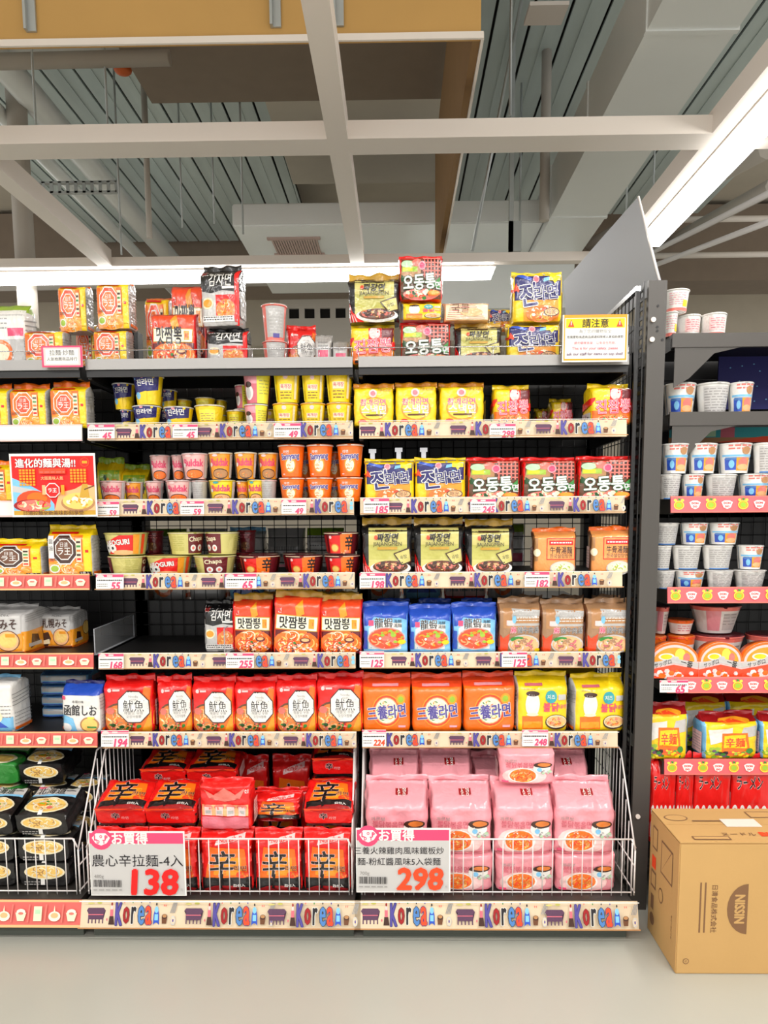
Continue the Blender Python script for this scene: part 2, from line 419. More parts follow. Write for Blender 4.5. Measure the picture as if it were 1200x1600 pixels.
def a_jin(a):
    a.r(.0, .42, 1, 1, 'navy').poly([(.0,.42),(.0,.3),(.2,.2),(.22,.0),(0,0)], 'yellow').r(.9, .0, 1, .5, 'yellow').r(.22, .0, .92, .42, 'amber')
    for k, (x, y) in enumerate(((.1,.93),(.3,.96),(.62,.93),(.9,.6),(.75,.72),(.2,.72))): a.e(x, y, .02, .015, ('sky','white')[k % 2])
    a.poly([(.05,.9),(.12,.94),(.38,.86),(.34,.8)], 'blue').poly([(.6,.78),(.95,.86),(.95,.92),(.62,.86)], 'sky')
    a.star(.84, .88, .13, 'yellow', 6, .6).star(.06, .66, .09, 'tomato', 5).c(.46, .84, .065, 'pink').c(.46, .84, .045, 'rose')
    a.noodles(.6, .14, .34, .17, 'soup', NC, 36, 9).bits(.6, .16, .25, .1, ['green', 'tomato', 'egg'], 12, 3)
    a.e(.78, .17, .16, .09, 'ink').e(.78, .17, .14, .075, 'peach').t('매운', .78, .17, .18, 'ink', .02)
    a.t('진', .3, .52, .33, 'navy', .05, rot=.12, out='white', ow=.05).t('라면', .66, .56, .46, 'navy', .04, rot=.12, out='white', ow=.05)
pack('jin_blue', .175, .15, .1, 'yellow', 'yellow', a_jin, top=.08, seed=8, amp=.0018, fin='yellow', finh=.012)
def a_odong(a):
    a.r(.0, 0, .97, .95, 'brown').r(.55, .5, .95, .96, 'dbrown')
    for k in range(5): a.r(.57+k*.078, .5, .6+k*.078, .95, 'salmon')
    for k in range(5): a.r(.55, .54+k*.09, .95, .57+k*.09, 'salmon')
    a.poly([(.02,.5),(.08,.85),(.5,.9),(.5,.5)], 'tan').r(.06, .62, .42, .74, 'lime').r(.08, .64, .3, .72, 'yellow').e(.18, .8, .14, .08, 'mint').e(.4, .83, .1, .09, 'salmon').c(.53, .76, .085, 'pink').c(.53, .76, .06, 'hotpink')
    a.poly([(0,.05),(0,.6),(.12,.5),(.1,.05)], 'dgreen').r(.02, .1, .1, .4, 'brown').e(.5, .1, .42, .13, 'salmon').bits(.45, .12, .42, .12, ['green','cream','tomato','peach','dgreen','egg'], 46, 6, .045)
    a.poly([(.75,.3),(.95,.5),(.93,.2)], 'green').e(.8, .12, .15, .07, 'orange').e(.8, .13, .12, .05, 'amber')
    a.t('오동통', .46, .38, .74, 'white', .07, rot=.06, out='dgreen', ow=.06, hm=1.15).t('면', .9, .3, .12, 'white', .04, out='dgreen')
pack('odong_red', .18, .15, .1, 'red', 'red', a_odong, top=.08, seed=9, fin='red', finh=.012, amp=.0022)
def a_jjajang(a):
    a.r(.12, .0, .9, .93, 'khaki').r(.12, .3, .9, .6, 'olive').r(.0, 0, .12, 1, 'black')
    a.poly([(0,.0),(0,.45),(.08,.2),(.3,0)], 'red')
    for k in range(3): a.poly([(.02+k*.06,.0),(0.0+k*.05,.22-k*.05),(.01+k*.05,.22-k*.05),(.05+k*.06,0)], 'palepink')
    a.e(.56, .13, .42, .14, 'white').noodles(.56, .16, .36, .12, 'brown', ['dbrown','salmon','soup','maroon'], 36, 11).bits(.56, .17, .33, .1, ['salmon','peach','dbrown','brown'], 44, 7, .035)
    a.poly([(.62,.42),(.95,.55),(1,.25),(.78,.18)], 'dbrown').poly([(.65,.41),(.94,.51),(.97,.27),(.8,.21)], 'khaki').t('짜장', .82, .35, .16, 'ink', .0, rot=.3)
    a.t('짜장면', .5, .74, .42, 'ink', .07, shear=.2, hm=1.15).e(.27, .74, .035, .045, 'tomato').t('JIAJANGMEN', .5, .6, .58, 'ink', .0, hm=1.1).r(.3, .5, .7, .55, 'gold').r(.25, .86, .7, .89, 'dbrown')
pack('jjajang_olive', .165, .17, .1, 'black', 'black', a_jjajang, top=.14, seed=10, amp=.003, fin='gold', finh=.03, wav=2)
def a_jinjj(a):
    a.r(.0, .3, .42, 1, 'yellow').r(.42, .3, .72, 1, 'red').e(.56, .78, .13, .16, 'palepink').r(.72, .3, 1, 1, 'maroon').r(0, 0, 1, .34, 'orange')
    a.noodles(.55, .1, .46, .14, 'soup', ['noodle','tomato','peach','red'], 40, 12).bits(.5, .1, .4, .1, ['green','maroon','egg'], 16, 8)
    a.t('진짬뽕', .52, .45, .84, 'white', .06, rot=.05, out='red', ow=.06, hm=1.1).t('진짬뽕', .52, .45, .84, 'hotpink', -.0, rot=.05, hm=1.1).r(.1,.02,.4,.08,'ink')
pack('jinjj_yellow', .17, .15, .13, 'yellow', 'yellow', a_jinjj, top=.1, seed=11, amp=.002, fin='yellow', sideart=lambda a: a.poly([(0,.35),(1,.5),(1,.68),(0,.55)],'red').r(.1,.0,.9,.3,'ltgrey').bits(.5,.15,.3,.1,['ink','grey'],9,3,.06))
def a_peach(a):
    a.r(.03, .05, .97, .95, 'cream')
    for k in range(9): a.r(.05+k*.01, .1+k*.09, .9-k*.03, .13+k*.09, ('salmon','tan')[k % 2])
    a.e(.6, .4, .25, .2, 'peach').t('국물', .35, .6, .4, 'brown', .02)
pack('peach_pack', .17, .08, .1, 'peach', 'peach', a_peach, top=.2, seed=12, fin=None)
def a_cheese(a):                              # yellow pack with a bowl and teal roundel
    a.e(.3, .52, .14, .24, 'white').e(.3, .72, .13, .05, 'dbrown').r(.1, .06, .5, .3, 'orange').r(.12, .08, .48, .2, 'amber').e(.3, .33, .12, .03, 'cream')
    a.c(.66, .66, .115, 'teal').t('치즈', .66, .66, .15, 'white', .03).r(.8, .6, .95, .7, 'ltgrey')
    a.t('불닭', .66, .47, .3, 'hotpink', .05).t('볶음면', .87, .48, .2, 'rose', .04)
    a.e(.77, .19, .22, .14, 'dbrown').e(.77, .2, .2, .12, 'cream').noodles(.77, .2, .19, .1, 'peach', ['orange','salmon','noodle','tan'], 24, 13)
    a.r(.15, .86, .5, .9, 'rose').lines(.12, .35, .8, 1, .03, 'tan', .012)
pack('cheese_yellow', .185, .175, .12, 'yellow', 'ltgrey', a_cheese, top=.2, seed=13, amp=.0026, fin='yellow', finh=.02)
def a_wavy(a):                                 # bright yellow pack
    a.e(.5, .42, .36, .3, 'amber').e(.5, .42, .32, .26, 'lemon').t('참깨라면', .48, .58, .62, 'hotpink', .05, out='white', ow=.03).t('스낵면', .5, .4, .6, 'white', .05, out='tan', ow=.04)
    a.c(.48, .8, .1, 'palepink').c(.48, .8, .06, 'rose').bits(.5, .08, .45, .05, ['orange','tomato','amber'], 18, 9, .04).e(.22, .1, .1, .06, 'red').r(.3, .24, .72, .28, 'brown').lines(.6, .95, .9, 2, .04, 'tan', .012)
pack('sesame_yellow', .155, .15, .11, 'yellow', 'yellow', a_wavy, top=.1, seed=14, amp=.0034, fin='amber', finh=.022, wav=1.7)
def a_beef(a):
    a.r(.0, .3, .1, .9, 'tan').r(.3, .33, .97, .84, 'red').r(.32, .35, .95, .82, 'apricot').r(.36, .68, .92, .79, 'red').lines(.4, .88, .72, 1, .05, 'white', .03)
    a.t('牛骨湯麵', .64, .56, .52, 'ink', .03, hm=1.2).t('한국설렁탕면', .64, .42, .52, 'ink', .02)
    a.e(.68, .13, .3, .17, 'ltgrey').e(.68, .14, .27, .14, 'cream').noodles(.68, .15, .2, .09, 'egg', ['noodle','egg','lime','white'], 22, 15).c(.08, .5, .08, 'cream')
pack('beef_orange', .17, .15, .12, 'apricot', 'brown', a_beef, top=.13, seed=15, amp=.0018, fin='orange', finh=.018)
def a_lobster(a):
    a.poly([(0,.6),(0,1),(1,1),(1,.72),(.8,.78),(.5,.76),(.25,.8),(.12,.6)], 'blue').r(.02, 0, .98, .1, 'sky').poly([(.1,.6),(.3,.78),(.7,.74),(.97,.7),(.97,.1),(.1,.1)], 'sky')
    a.poly([(.12,.1),(.14,.56),(.4,.68),(.86,.66),(.84,.1)], 'white').r(.13, .6, .24, .72, 'hotpink')
    a.t('龍蝦', .46, .655, .4, 'ink', .03, hm=1.25, out='white', ow=.03).t('海鮮', .77, .7, .18, 'ink', .01).t('湯麵', .77, .61, .18, 'ink', .01)
    a.e(.52, .33, .42, .25, 'ltgrey').e(.52, .33, .4, .23, 'salmon').noodles(.52, .33, .38, .21, 'tomato', ['tomato','salmon','amber','peach'], 40, 16, .02).bits(.6, .38, .3, .16, ['amber','tomato','salmon','lime'], 26, 10, .05)
    a.c(.38, .33, .03, 'white').e(.86, .26, .09, .05, 'yellow').r(0, .1, .1, .5, 'blue').r(.02, .02, .8, .06, 'steelblue')
pack('lobster_blue', .155, .165, .09, 'sky', 'blue', a_lobster, top=.2, seed=16, amp=.0036, topcol='blue', fin='blue', finh=.02, wav=1.4)
def a_beefnoodle(a):
    a.r(.1, .5, 1, .9, 'tan').poly([(.3,.72),(.98,.74),(.98,.86),(.3,.9)], 'silver').r(.2, .55, .98, .6, 'silver').lines(.35, .95, .82, 3, .05, 'ltgrey', .022, 9).lines(.35, .95, .7, 2, .05, 'white', .018, 10)
    a.r(.18, .56, .36, .66, 'palepink').e(.36, .68, .05, .08, 'sky').t('麻', .34, .47, .14, 'hotpink', .05, out='white', ow=.04).t('辣牛肉湯', .7, .47, .52, 'ink', .02, hm=1.1, out='ltgrey')
    a.poly([(0,.0),(0,.4),(.1,.3),(.25,.4),(.2,.0)], 'tomato').e(.6, .18, .38, .2, 'ltgrey').e(.6, .18, .35, .17, 'peach').e(.45, .28, .18, .06, 'green').noodles(.6, .17, .32, .14, 'peach', ['rose','tan','palepink','mut'], 26, 17, .02)
    a.e(.92, .06, .07, .05, 'yellow')
pack('beef_brown', .16, .165, .1, 'mut', 'brown', a_beefnoodle, top=.16, seed=17, amp=.0036, fin='mut', finh=.022, wav=1.6)
def a_squid(a):
    a.poly([(.6,.0),(1,0),(1,.85),(.85,.9)], 'orange').poly([(.75,.0),(1,0),(1,.5)], 'amber')
    a.e(.3, .25, .32, .32, 'brown').noodles(.3, .24, .29, .29, 'soup', ['egg','peach','tan','noodle','tomato'], 46, 18, .014).bits(.4, .1, .38, .08, ['green','peach','dgreen','salmon'], 24, 11, .04)
    a.e(.14, .42, .09, .07, 'salmon').c(.14, .82, .04, 'palepink').r(.2, .8, .34, .84, 'palepink')
    a.oct(.62, .5, .335, 'dbrown').oct(.62, .5, .315, 'white').t('魷魚', .62, .52, .42, 'ink', .02, hm=1.15).t('Noodle', .62, .7, .2, 'grey').t('SOUP', .62, .64, .12, 'grey').t('해물맛 우동', .62, .385, .38, 'grey', .0).t('오징어짬뽕', .62, .31, .3, 'grey', .0)
pack('squid_red', .16, .165, .075, 'red', 'red', a_squid, top=.16, seed=18, amp=.0032, fin='red', finh=.02, wav=1.4)
def a_samyang(a):
    a.r(.12, .86, .85, .95, 'tomato').r(.2, .88, .75, .92, 'pink').c(.5, .42, .31, 'amber').c(.5, .42, .29, 'tomato').c(.5, .42, .25, 'peach').noodles(.5, .42, .23, .24, 'egg', ['lime','cream','tomato','amber','green'], 34, 19)
    a.c(.8, .64, .1, 'amber').c(.8, .64, .06, 'lime').t('三養라면', .5, .4, .8, 'violet', .07, rot=.09, out='white', ow=.05, hm=1.25).r(.75, .1, .9, .14, 'pink')
pack('samyang_orange', .17, .165, .11, 'orange', 'orange', a_samyang, top=.2, seed=19, amp=.002, topcol='tomato', fin='tomato', finh=.022, wav=1.5)
def a_sapporo(a):
    a.poly([(0,0),(0,.5),(.35,.48),(.5,.2),(.7,.3),(.85,.45),(1,.5),(1,0)], 'amber').poly([(.05,.06),(.05,.4),(.28,.44),(.35,.25),(.25,.05)], 'dbrown').poly([(.1,.1),(.1,.2),(.3,.25),(.32,.12)], 'cream')
    a.e(.65, .3, .24, .24, 'brown').e(.65, .3, .22, .22, 'peach').e(.65, .31, .18, .17, 'noodle').r(.6, .38, .8, .46, 'amber')
    a.t('札幌みそ', .47, .68, .74, 'dbrown', .04, hm=1.25).t('マルちゃん', .55, .88, .3, 'ink', .0).r(0, 0, 1, .05, 'orange')
def s_sap(a):
    a.r(0,0,1,1,'ltgrey').poly([(0,0),(0,.5),(.5,.52),(1,.6),(1,.05)], 'amber').poly([(.15,.1),(.2,.42),(.4,.38),(.45,.2)], 'dbrown').r(.1,.14,.5,.22,'silver').e(.75,.45,.22,.2,'brown').e(.75,.45,.2,.18,'noodle').r(0,0,1,.06,'orange')
    for k in range(4): a.poly([(.05,.72+k*.05),(.95,.78+k*.05),(.95,.79+k*.05),(.05,.73+k*.05)], 'grey')
pack('sapporo_white', .15, .135, .2, 'ltgrey', 'silver', a_sapporo, top=.12, seed=20, amp=.0016, fin='silver', finh=.012, sideart=s_sap)
def a_hako(a):
    a.poly([(0,0),(0,.4),(.3,.3),(.4,.0)], 'sky').e(.1, .1, .15, .1, 'white').e(.72, .17, .24, .17, 'tan').e(.72, .17, .2, .14, 'noodle').r(.68, .3, .85, .34, 'lemon').r(.66, .1, .9, .14, 'green')
    a.t('函館しお', .5, .48, .84, 'ink', .04, hm=1.25).t('本場の味', .45, .66, .3, 'ink', .01).r(.02, .7, .12, .78, 'hotpink').r(0, .8, 1, 1, 'blue').r(0, 0, 1, .03, 'steelblue')
pack('hakodate_blue', .15, .165, .1, 'white', 'ltgrey', a_hako, top=.22, seed=21, amp=.002, topcol='blue', fin='navy', finh=.014)
pack('blue_lying', .2, .05, .14, 'sky', 'sky', lambda a: a.r(.05,.3,.95,.75,'ltgrey').r(0,.78,1,.95,'steelblue').r(0,.1,1,.2,'blue'), top=.3, seed=22, fin=None)
def a_whiteblue(a):
    a.r(0, .0, 1, .3, 'sky').e(.3, .7, .2, .14, 'cream').e(.3, .7, .15, .1, 'tan').lines(.55, .95, .5, 4, .07, 'grey', .02).poly([(.1,.1),(.5,.35),(.9,.1)], 'blue').e(.6, .3, .18, .12, 'cream').e(.6, .3, .12, .08, 'amber')
pack('snow_blue', .15, .165, .13, 'white', 'white', a_whiteblue, top=.1, seed=23, fin='sky', finh=.012)
def a_shin(a):
    a.r(.0, 0, 1, .25, 'black').e(.5, .03, .45, .08, 'dred').poly([(.1,.25),(.9,.25),(.85,.75),(.2,.8)], 'orange').poly([(.25,.3),(.8,.28),(.78,.6),(.3,.62)], 'amber')
    a.poly([(.3,.84),(.85,.92),(.85,.98),(.32,.9)], 'palepink').t('Nongshim', .58, .91, .42, 'red', .02, rot=.12)
    a.t('辛', .42, .5, .5, 'black', .035, shear=.12, out='palepink', ow=.02, hm=1.2).poly([(.38,.32),(.44,.32),(.41,.08),(.36,.05)], 'black')
    a.t('라면', .76, .42, .24, 'maroon', .03, out='peach').t('四包入', .74, .12, .22, 'white', .04).noodles(.8, .3, .12, .06, 'tomato', ['amber','soup'], 8, 20)
pack('shin_red', .155, .215, .085, 'red', 'red', a_shin, top=.12, n=5, seed=24, amp=.0042, fin='red', finh=.016)
pack('shin_flat', .16, .17, .075, 'red', 'red', a_shin, top=.1, n=5, seed=25, amp=.004, fin='red', finh=.016, botart=lambda a: a.t('辛', .4, .55, .16, 'black', .05, out='palepink').t('라면', .58, .45, .14, 'palepink').poly([(.02,0),(.98,0),(.9,.14),(.1,.12)], 'black').poly([(.05,.85),(.95,.9),(.98,1),(0,1)], 'tomato'))
def a_shinback(a):
    a.r(.05, .3, .95, .55, 'peach')
    for k in range(4): a.e(.17+k*.22, .5, .1, .06, 'salmon').r(.1+k*.22, .3, .24+k*.22, .5, 'palepink').r(.12+k*.22, .34, .22+k*.22, .42, 'silver')
    a.r(.05, .0, .95, .28, 'rose').poly([(.1,.9),(.2,.7),(.5,.95),(.8,.7),(.9,.93),(.5,.62)], 'salmon').t('신', .92, .86, .08, 'white', .04)
pack('shin_back', .17, .19, .09, 'red', 'red', a_shinback, top=.05, seed=26, amp=.005, fin='red')
def a_pink(a):
    a.e(.45, .27, .4, .27, 'palepink').e(.42, .28, .27, .23, 'white').noodles(.42, .28, .24, .21, 'orange', ['amber','tomato','noodle','peach','soup'], 46, 21, .013)
    a.e(.76, .52, .16, .15, 'white').e(.78, .62, .17, .09, 'dbrown').e(.8, .63, .12, .06, 'soup').c(.72, .47, .045, 'sky').bits(.84, .4, .1, .09, ['ltgrey','mint','grey'], 14, 12, .03)
    a.t('까르보', .2, .74, .22, 'grey', .02).t('불닭볶음면', .36, .62, .5, 'rose', .04, rot=-.03, hm=1.2).r(.04, .08, .16, .13, 'hotpink').r(0, 0, 1, .04, 'pink')
pack('rose_pink', .18, .2, .13, 'pink', 'pink', lambda a: (setattr(a, 'h', .155), a_pink(a), a.r(.48,1.13,.68,1.2,'dred') and a.t('삼양', .58, 1.165, .14, 'white', .03)), top=.27, ridge=.7, seed=27, amp=.0048, fin='pink', finh=.02, wav=1.5)
pack('rose_low', .18, .13, .14, 'pink', 'pink', a_pink, top=.05, ridge=0, seed=28, amp=.0022, fin=None)
def a_black(a):
    a.r(.02, .0, .98, .98, 'black').poly([(.1,.6),(.95,.62),(.95,.97),(.12,.97)], 'ltgrey').poly([(.1,.6),(.95,.62),(.95,.68),(.1,.66)], 'sky').t('北海道一', .52, .8, .76, 'ink', .05, hm=1.3).r(.6, .9, .92, .96, 'lime').e(.2, .92, .09, .05, 'hotpink')
    a.e(.5, .3, .42, .26, 'cream').noodles(.5, .3, .38, .23, 'noodle', ['egg','cream','tan','white'], 50, 22).e(.42, .32, .09, .07, 'amber').e(.6, .22, .06, .05, 'salmon').bits(.5, .36, .2, .08, ['green','lime'], 8, 13).r(.45, .0, .53, .12, 'white')
pack('black_flat', .165, .17, .09, 'black', 'black', a_black, top=.06, n=5, seed=29, amp=.003, fin='black', botart=lambda a: a.r(.02,.55,.98,.98,'black').e(.5,.62,.4,.3,'cream').noodles(.5,.62,.36,.24,'noodle',['egg','cream','tan'],20,5).r(.42,.1,.5,.35,'white').lines(.1,.4,.2,2,.1,'grey',.05))
pack('green_flat', .165, .17, .09, 'green', 'green', lambda a: a.r(.1,.6,.95,.95,'mint').t('北海道', .5, .8, .6, 'ink', .04).r(0,.45,1,.55,'black').e(.5,.22,.4,.2,'cream').e(.5,.22,.32,.15,'noodle'), top=.06, n=5, seed=30, amp=.003, fin='green')
pack('green_yellow', .17, .13, .09, 'yellow', 'yellow', lambda a: a.r(.1,.5,.9,.8,'lime').bits(.5,.4,.45,.3,['green','dgreen','amber'],24,14,.06), top=.3, seed=31, amp=.004, fin='lime')
def a_tomyum(a):
    a.r(0, .6, 1, .82, 'yellow').poly([(.1,.35),(.5,.5),(.5,.75),(.05,.7)], 'white').poly([(.62,.5),(1,.55),(1,.8),(.7,.75)], 'ltgrey')
    a.poly([(.3,.1),(.85,.06),(.78,.62),(.3,.62)], 'orange').poly([(.33,.28),(.78,.26),(.74,.58),(.34,.56)], 'yellow').t('辛麺', .55, .4, .36, 'tomato', .06, hm=1.3).bits(.2, .15, .2, .14, ['green','ink','lime','lemon','purple'], 26, 15, .05).bits(.6, .12, .34, .1, ['yellow','tomato','lime','green'], 26, 16, .04).c(.82, .2, .07, 'green')
    a.e(.55, .9, .3, .06, 'amber').poly([(.2,.88),(.5,.94),(.75,.86)], 'tomato')
pack('spicy_yellow', .16, .17, .1, 'yellow', 'sky', a_tomyum, top=.2, seed=32, amp=.003, topcol='dred', fin='dred', finh=.016, wav=1.4)
def a_redp(a):
    a.r(0, .5, .98, .95, 'red').t('ラーメン', .4, .75, .6, 'ink', .05, out='palepink', ow=.04)
    for k in range(6): a.c(.08+k*.17, .4, .06, 'white').c(.08+k*.17, .4, .03, 'salmon')
    a.r(0, .05, 1, .28, 'palepink').lines(.05, .95, .2, 2, .08, 'grey', .04)
pack('red_pouch', .16, .13, .08, 'red', 'red', a_redp, top=.15, seed=33, amp=.004, fin='red')
def a_arc(a):
    a.e(.5, .46, .5, .53, 'orange', 24, 0, PI).e(.5, .46, .46, .47, 'palepink', 24, 0, PI).e(.5, .46, .41, .4, 'amber', 24, 0, PI)
    a.e(.35, .6, .16, .1, 'white').e(.35, .6, .12, .07, 'yellow').c(.62, .66, .1, 'lemon').c(.75, .58, .07, 'salmon').e(.52, .56, .08, .05, 'ltgrey')
    a.poly([(0,.28),(0,.42),(.5,.56),(1,.42),(1,.28),(.5,.42)], 'ltgrey').t('サッポロ', .28, .415, .34, 'ink', .03, rot=.22).t('一番', .76, .41, .24, 'ink', .04, rot=-.24)
    a.poly([(0,0),(0,.24),(.5,.38),(1,.24),(1,0)], 'tomato').bits(.5, .12, .46, .1, ['white','palepink','orange'], 26, 17, .045)
def arched(key, w, h, d, art, front='palepink', side='orange'):
    a = Art(w, h); art(a); names = [front, side]
    for i in a.items:
        if i[2] not in names: names.append(i[2])
    idx = {n_: i for i, n_ in enumerate(names)}; bm = bmesh.new()
    out = [(-w/2, 0), (w/2, 0), (w/2, h*.45)] + [(w/2*math.cos(PI*k/16), h*(.45 + .55*math.sin(PI*k/16))) for k in range(1, 16)] + [(-w/2, h*.45)]
    f = [bm.verts.new((x, -d/2, z)) for x, z in out]; b = [bm.verts.new((x*.96, d/2, z*.98)) for x, z in out]
    bm.faces.new(f).material_index = 0; bm.faces.new(b[::-1]).material_index = 1
    for k in range(len(out)):
        q = bm.faces.new((f[k], b[k], b[(k+1) % len(out)], f[(k+1) % len(out)])); q.material_index = 1; q.smooth = 2 < k < 18
    a.lay(bm, lambda x, z, off: (x, -d/2 - off*.6, z), idx, step=None)
    PROTO[key] = dict(me=finish(key, bm, [M(n_) for n_ in names]), kids=[], w=w, h=h, d=d, name='noodle_pack')
arched('arc_orange', .215, .125, .07, a_arc)
def a_flatpack(a): a.r(.1, .1, .9, .9, 'ltgrey').r(.2, .3, .8, .5, 'hotpink').lines(.2, .8, .7, 2, .1, 'grey', .05)
pack('silver_flat', .15, .05, .1, 'silver', 'silver', a_flatpack, top=.3, seed=35, fin=None)

# cups: artwork runs round the wall, 0.5 is the middle of the front
def both(f, pitch=.5):
    def g(a):
        f(a, .5); f(a, .0); f(a, 1.0)
    return g
def c_jin(a, u):
    a.poly([(u-.17,.35),(u-.17,1),(u+.17,1),(u+.17,.5)], 'navy').t('진라면', u, .74, .2, 'white', .05, hm=1.1, rot=.06).c(u-.13, .86, .012, 'sky').c(u+.1, .93, .016, 'yellow').poly([(u-.17,.0),(u-.17,.34),(u+.02,.45),(u+.02,0)], 'yellow')
    a.e(u-.1, .3, .04, .12, 'sky').c(u-.02, .93, .02, 'pink')
cup('jin_cup', .047, .035, .092, 'yellow', 'ltgrey', both(c_jin))
cup('jin_cup_low', .052, .04, .072, 'yellow', 'ltgrey', both(c_jin))
def c_plainy(a, u): a.r(u-.1, .3, u+.1, .8, 'lemon').lines(u-.08, u+.08, .6, 4, .1, 'tan', .03)
cup('yellow_cup', .047, .036, .078, 'yellow', 'cream', both(c_plainy))
def c_pinky(a, u):
    a.r(u-.25, .0, u+.02, 1, 'rose').r(u-.25, .62, u+.02, .9, 'pink').e(u-.1, .35, .07, .25, 'white').e(u-.1, .6, .05, .1, 'dbrown').e(u-.1, .33, .035, .18, 'ltgrey').lines(u+.05, u+.2, .7, 5, .1, 'olive', .03)
cup('spoon_cup', .047, .036, .092, 'lemon', 'ltgrey', both(c_pinky))
def c_amber(a, u):
    a.c(u, .82, .03, 'palepink').r(u-.08, .38, u+.08, .58, 'cream').t('육개장', u, .5, .14, 'rose', .05).lines(u-.08, u+.08, .3, 3, .09, 'brown', .025).r(u+.12, .1, u+.16, .9, 'cream').r(u-.2, .05, u-.15, .9, 'lemon')
cup('amber_cup', .046, .036, .085, 'yellow', 'cream', both(c_amber), rim='amber')
cup('amber_cup_tall', .048, .037, .105, 'yellow', 'cream', both(c_amber), rim='amber')
def c_bul(bowlc):
    def f(a, u):
        a.t('Buldak', u+.01, .64, .27, 'hotpink', .05, hm=1.25).c(u-.13, .55, .026, 'white').e(u+.02, .2, .13, .2, 'dbrown').e(u+.02, .2, .12, .16, bowlc).noodles(u+.02, .2, .1, .12, bowlc, ['noodle', 'tan', 'soup'], 14, 4, .004).e(u-.05, .9, .04, .05, 'teal' if bowlc == 'peach' else 'palepink').r(u+.17, .05, u+.24, .95, 'ltgrey')
    return f
cup('rose_cup', .047, .037, .085, 'blush', 'ltgrey', both(c_bul('orange')), rim='palepink')
cup('cheese_cup', .047, .037, .085, 'yellow', 'ltgrey', both(c_bul('peach')), rim='lemon')
cup('amber_bul_cup', .047, .037, .085, 'amber', 'ltgrey', both(c_bul('tan')), rim='cream')
cup('blank_cup', .045, .037, .085, 'ltgrey', 'ltgrey', both(lambda a, u: a.r(u-.12, .1, u+.12, .9, 'silver').lines(u-.1, u+.1, .8, 7, .1, 'grey', .02)), rim='palepink')
def c_sam(a, u):
    a.e(u, .38, .085, .3, 'orange').e(u, .38, .075, .26, 'amber').noodles(u, .36, .06, .2, 'egg', ['amber','peach','orange'], 14, 3, .006).t('Samyang', u, .62, .24, 'violet', .06, rot=.08, out='white', ow=.06, hm=1.4).t('라면', u-.05, .78, .07, 'white', .04).r(u-.12, .06, u-.08, .1, 'palepink')
cup('samyang_cup', .049, .038, .105, 'orange', 'orange', both(c_sam), rim='white')
def c_gur(a, u):
    a.poly([(u-.12,.05),(u-.12,.6),(u+.0,.92),(u+.1,.92),(u+.1,.05)], 'red').t('NEOGURI', u-.03, .58, .2, 'white', .06, out='dred', rot=.1, hm=1.3).e(u-.13, .3, .035, .2, 'white').e(u-.07, .3, .035, .2, 'white').c(u-.13, .32, .012, 'ink').c(u-.07, .32, .012, 'ink').e(u+.02, .12, .09, .12, 'peach').r(u+.1, .05, u+.15, .95, 'amber').r(u+.17, .05, u+.2, .95, 'tomato')
cup('raccoon_bowl', .073, .06, .075, 'khaki', 'khaki', both(c_gur), rim='khaki', name='noodle_bowl')
def c_chap(a, u):
    a.r(u-.06, .05, u+.14, .95, 'maroon').t('Chapa', u+.02, .7, .14, 'cream', .03, rot=.1).c(u-.01, .3, .028, 'white').c(u+.07, .3, .028, 'white').c(u-.01, .3, .013, 'salmon').c(u+.07, .3, .013, 'salmon').lines(u-.22, u-.1, .8, 7, .1, 'olive', .03)
cup('chapa_bowl', .073, .06, .075, 'khaki', 'olive', both(c_chap), rim='cream', name='noodle_bowl')
cup('maroon_cup', .046, .038, .085, 'maroon', 'maroon', both(lambda a, u: a.e(u,.3,.09,.2,'brown').bits(u,.3,.08,.16,['peach','tan','dbrown'],14,3,.012).lines(u-.1,u+.1,.8,2,.1,'rose',.03)), rim='dred')
def c_shin(a, u):
    a.poly([(u-.13,.05),(u-.12,.85),(u+.0,.9),(u+.02,.05)], 'red').r(u-.0, .05, u+.12, .95, 'orange').t('辛', u+.09, .55, .08, 'black', .08, hm=1.5).e(u-.06, .3, .045, .2, 'soup').e(u-.06, .3, .035, .15, 'noodle').r(u-.24, .1, u-.15, .9, 'dred').c(u-.1, .8, .014, 'palepink').bits(u+.05, .12, .06, .07, ['amber','peach','salmon'], 8, 3, .01)
cup('shin_bowl', .062, .05, .065, 'maroon', 'maroon', both(c_shin), rim='cream', name='noodle_bowl')
cup('whiteorange_cup', .045, .035, .1, 'salmon', 'white', both(lambda a, u: a.r(u-.1,.1,u+.18,.95,'silver').lines(u-.05,u+.15,.85,8,.09,'ltgrey',.03).r(u-.0,.08,u+.1,.2,'violet')), rim='salmon')
def c_sea(a, u):
    a.r(u-.25, 0, u+.25, 1, 'white').r(u-.17, .1, u-.02, .5, 'blue').r(u-.16, .45, u+.16, .53, 'steelblue').r(u-.2, .55, u+.2, .62, 'sky').r(u-.04, .08, u+.12, .52, 'amber').e(u+.04, .36, .06, .16, 'salmon').e(u+.04, .2, .07, .1, 'peach').lines(u-.12, u+.12, .9, 2, .1, 'salmon', .05).e(u+.06, .76, .05, .13, 'tan').e(u-.09, .3, .03, .14, 'sky')
cup('sea_cup', .05, .039, .105, 'sky', 'ltgrey', both(c_sea))
cup('sea_cup_low', .052, .041, .08, 'sky', 'ltgrey', both(c_sea))
def c_blank(a, u): a.r(u-.15, .06, u+.15, .9, 'ltgrey').lines(u-.14, u+.14, .8, 9, .085, 'grey', .03).r(u-.15, .0, u+.15, .05, 'steelblue')
cup('plain_cup', .052, .041, .085, 'white', 'ltgrey', both(c_blank))
cup('pinkwhite_cup', .048, .038, .085, 'white', 'white', both(lambda a, u: a.r(u-.25,.0,u+.25,.14,'salmon').lines(u-.15,u+.1,.8,6,.1,'pink',.03).r(u+.05,.2,u+.14,.5,'yellow')))
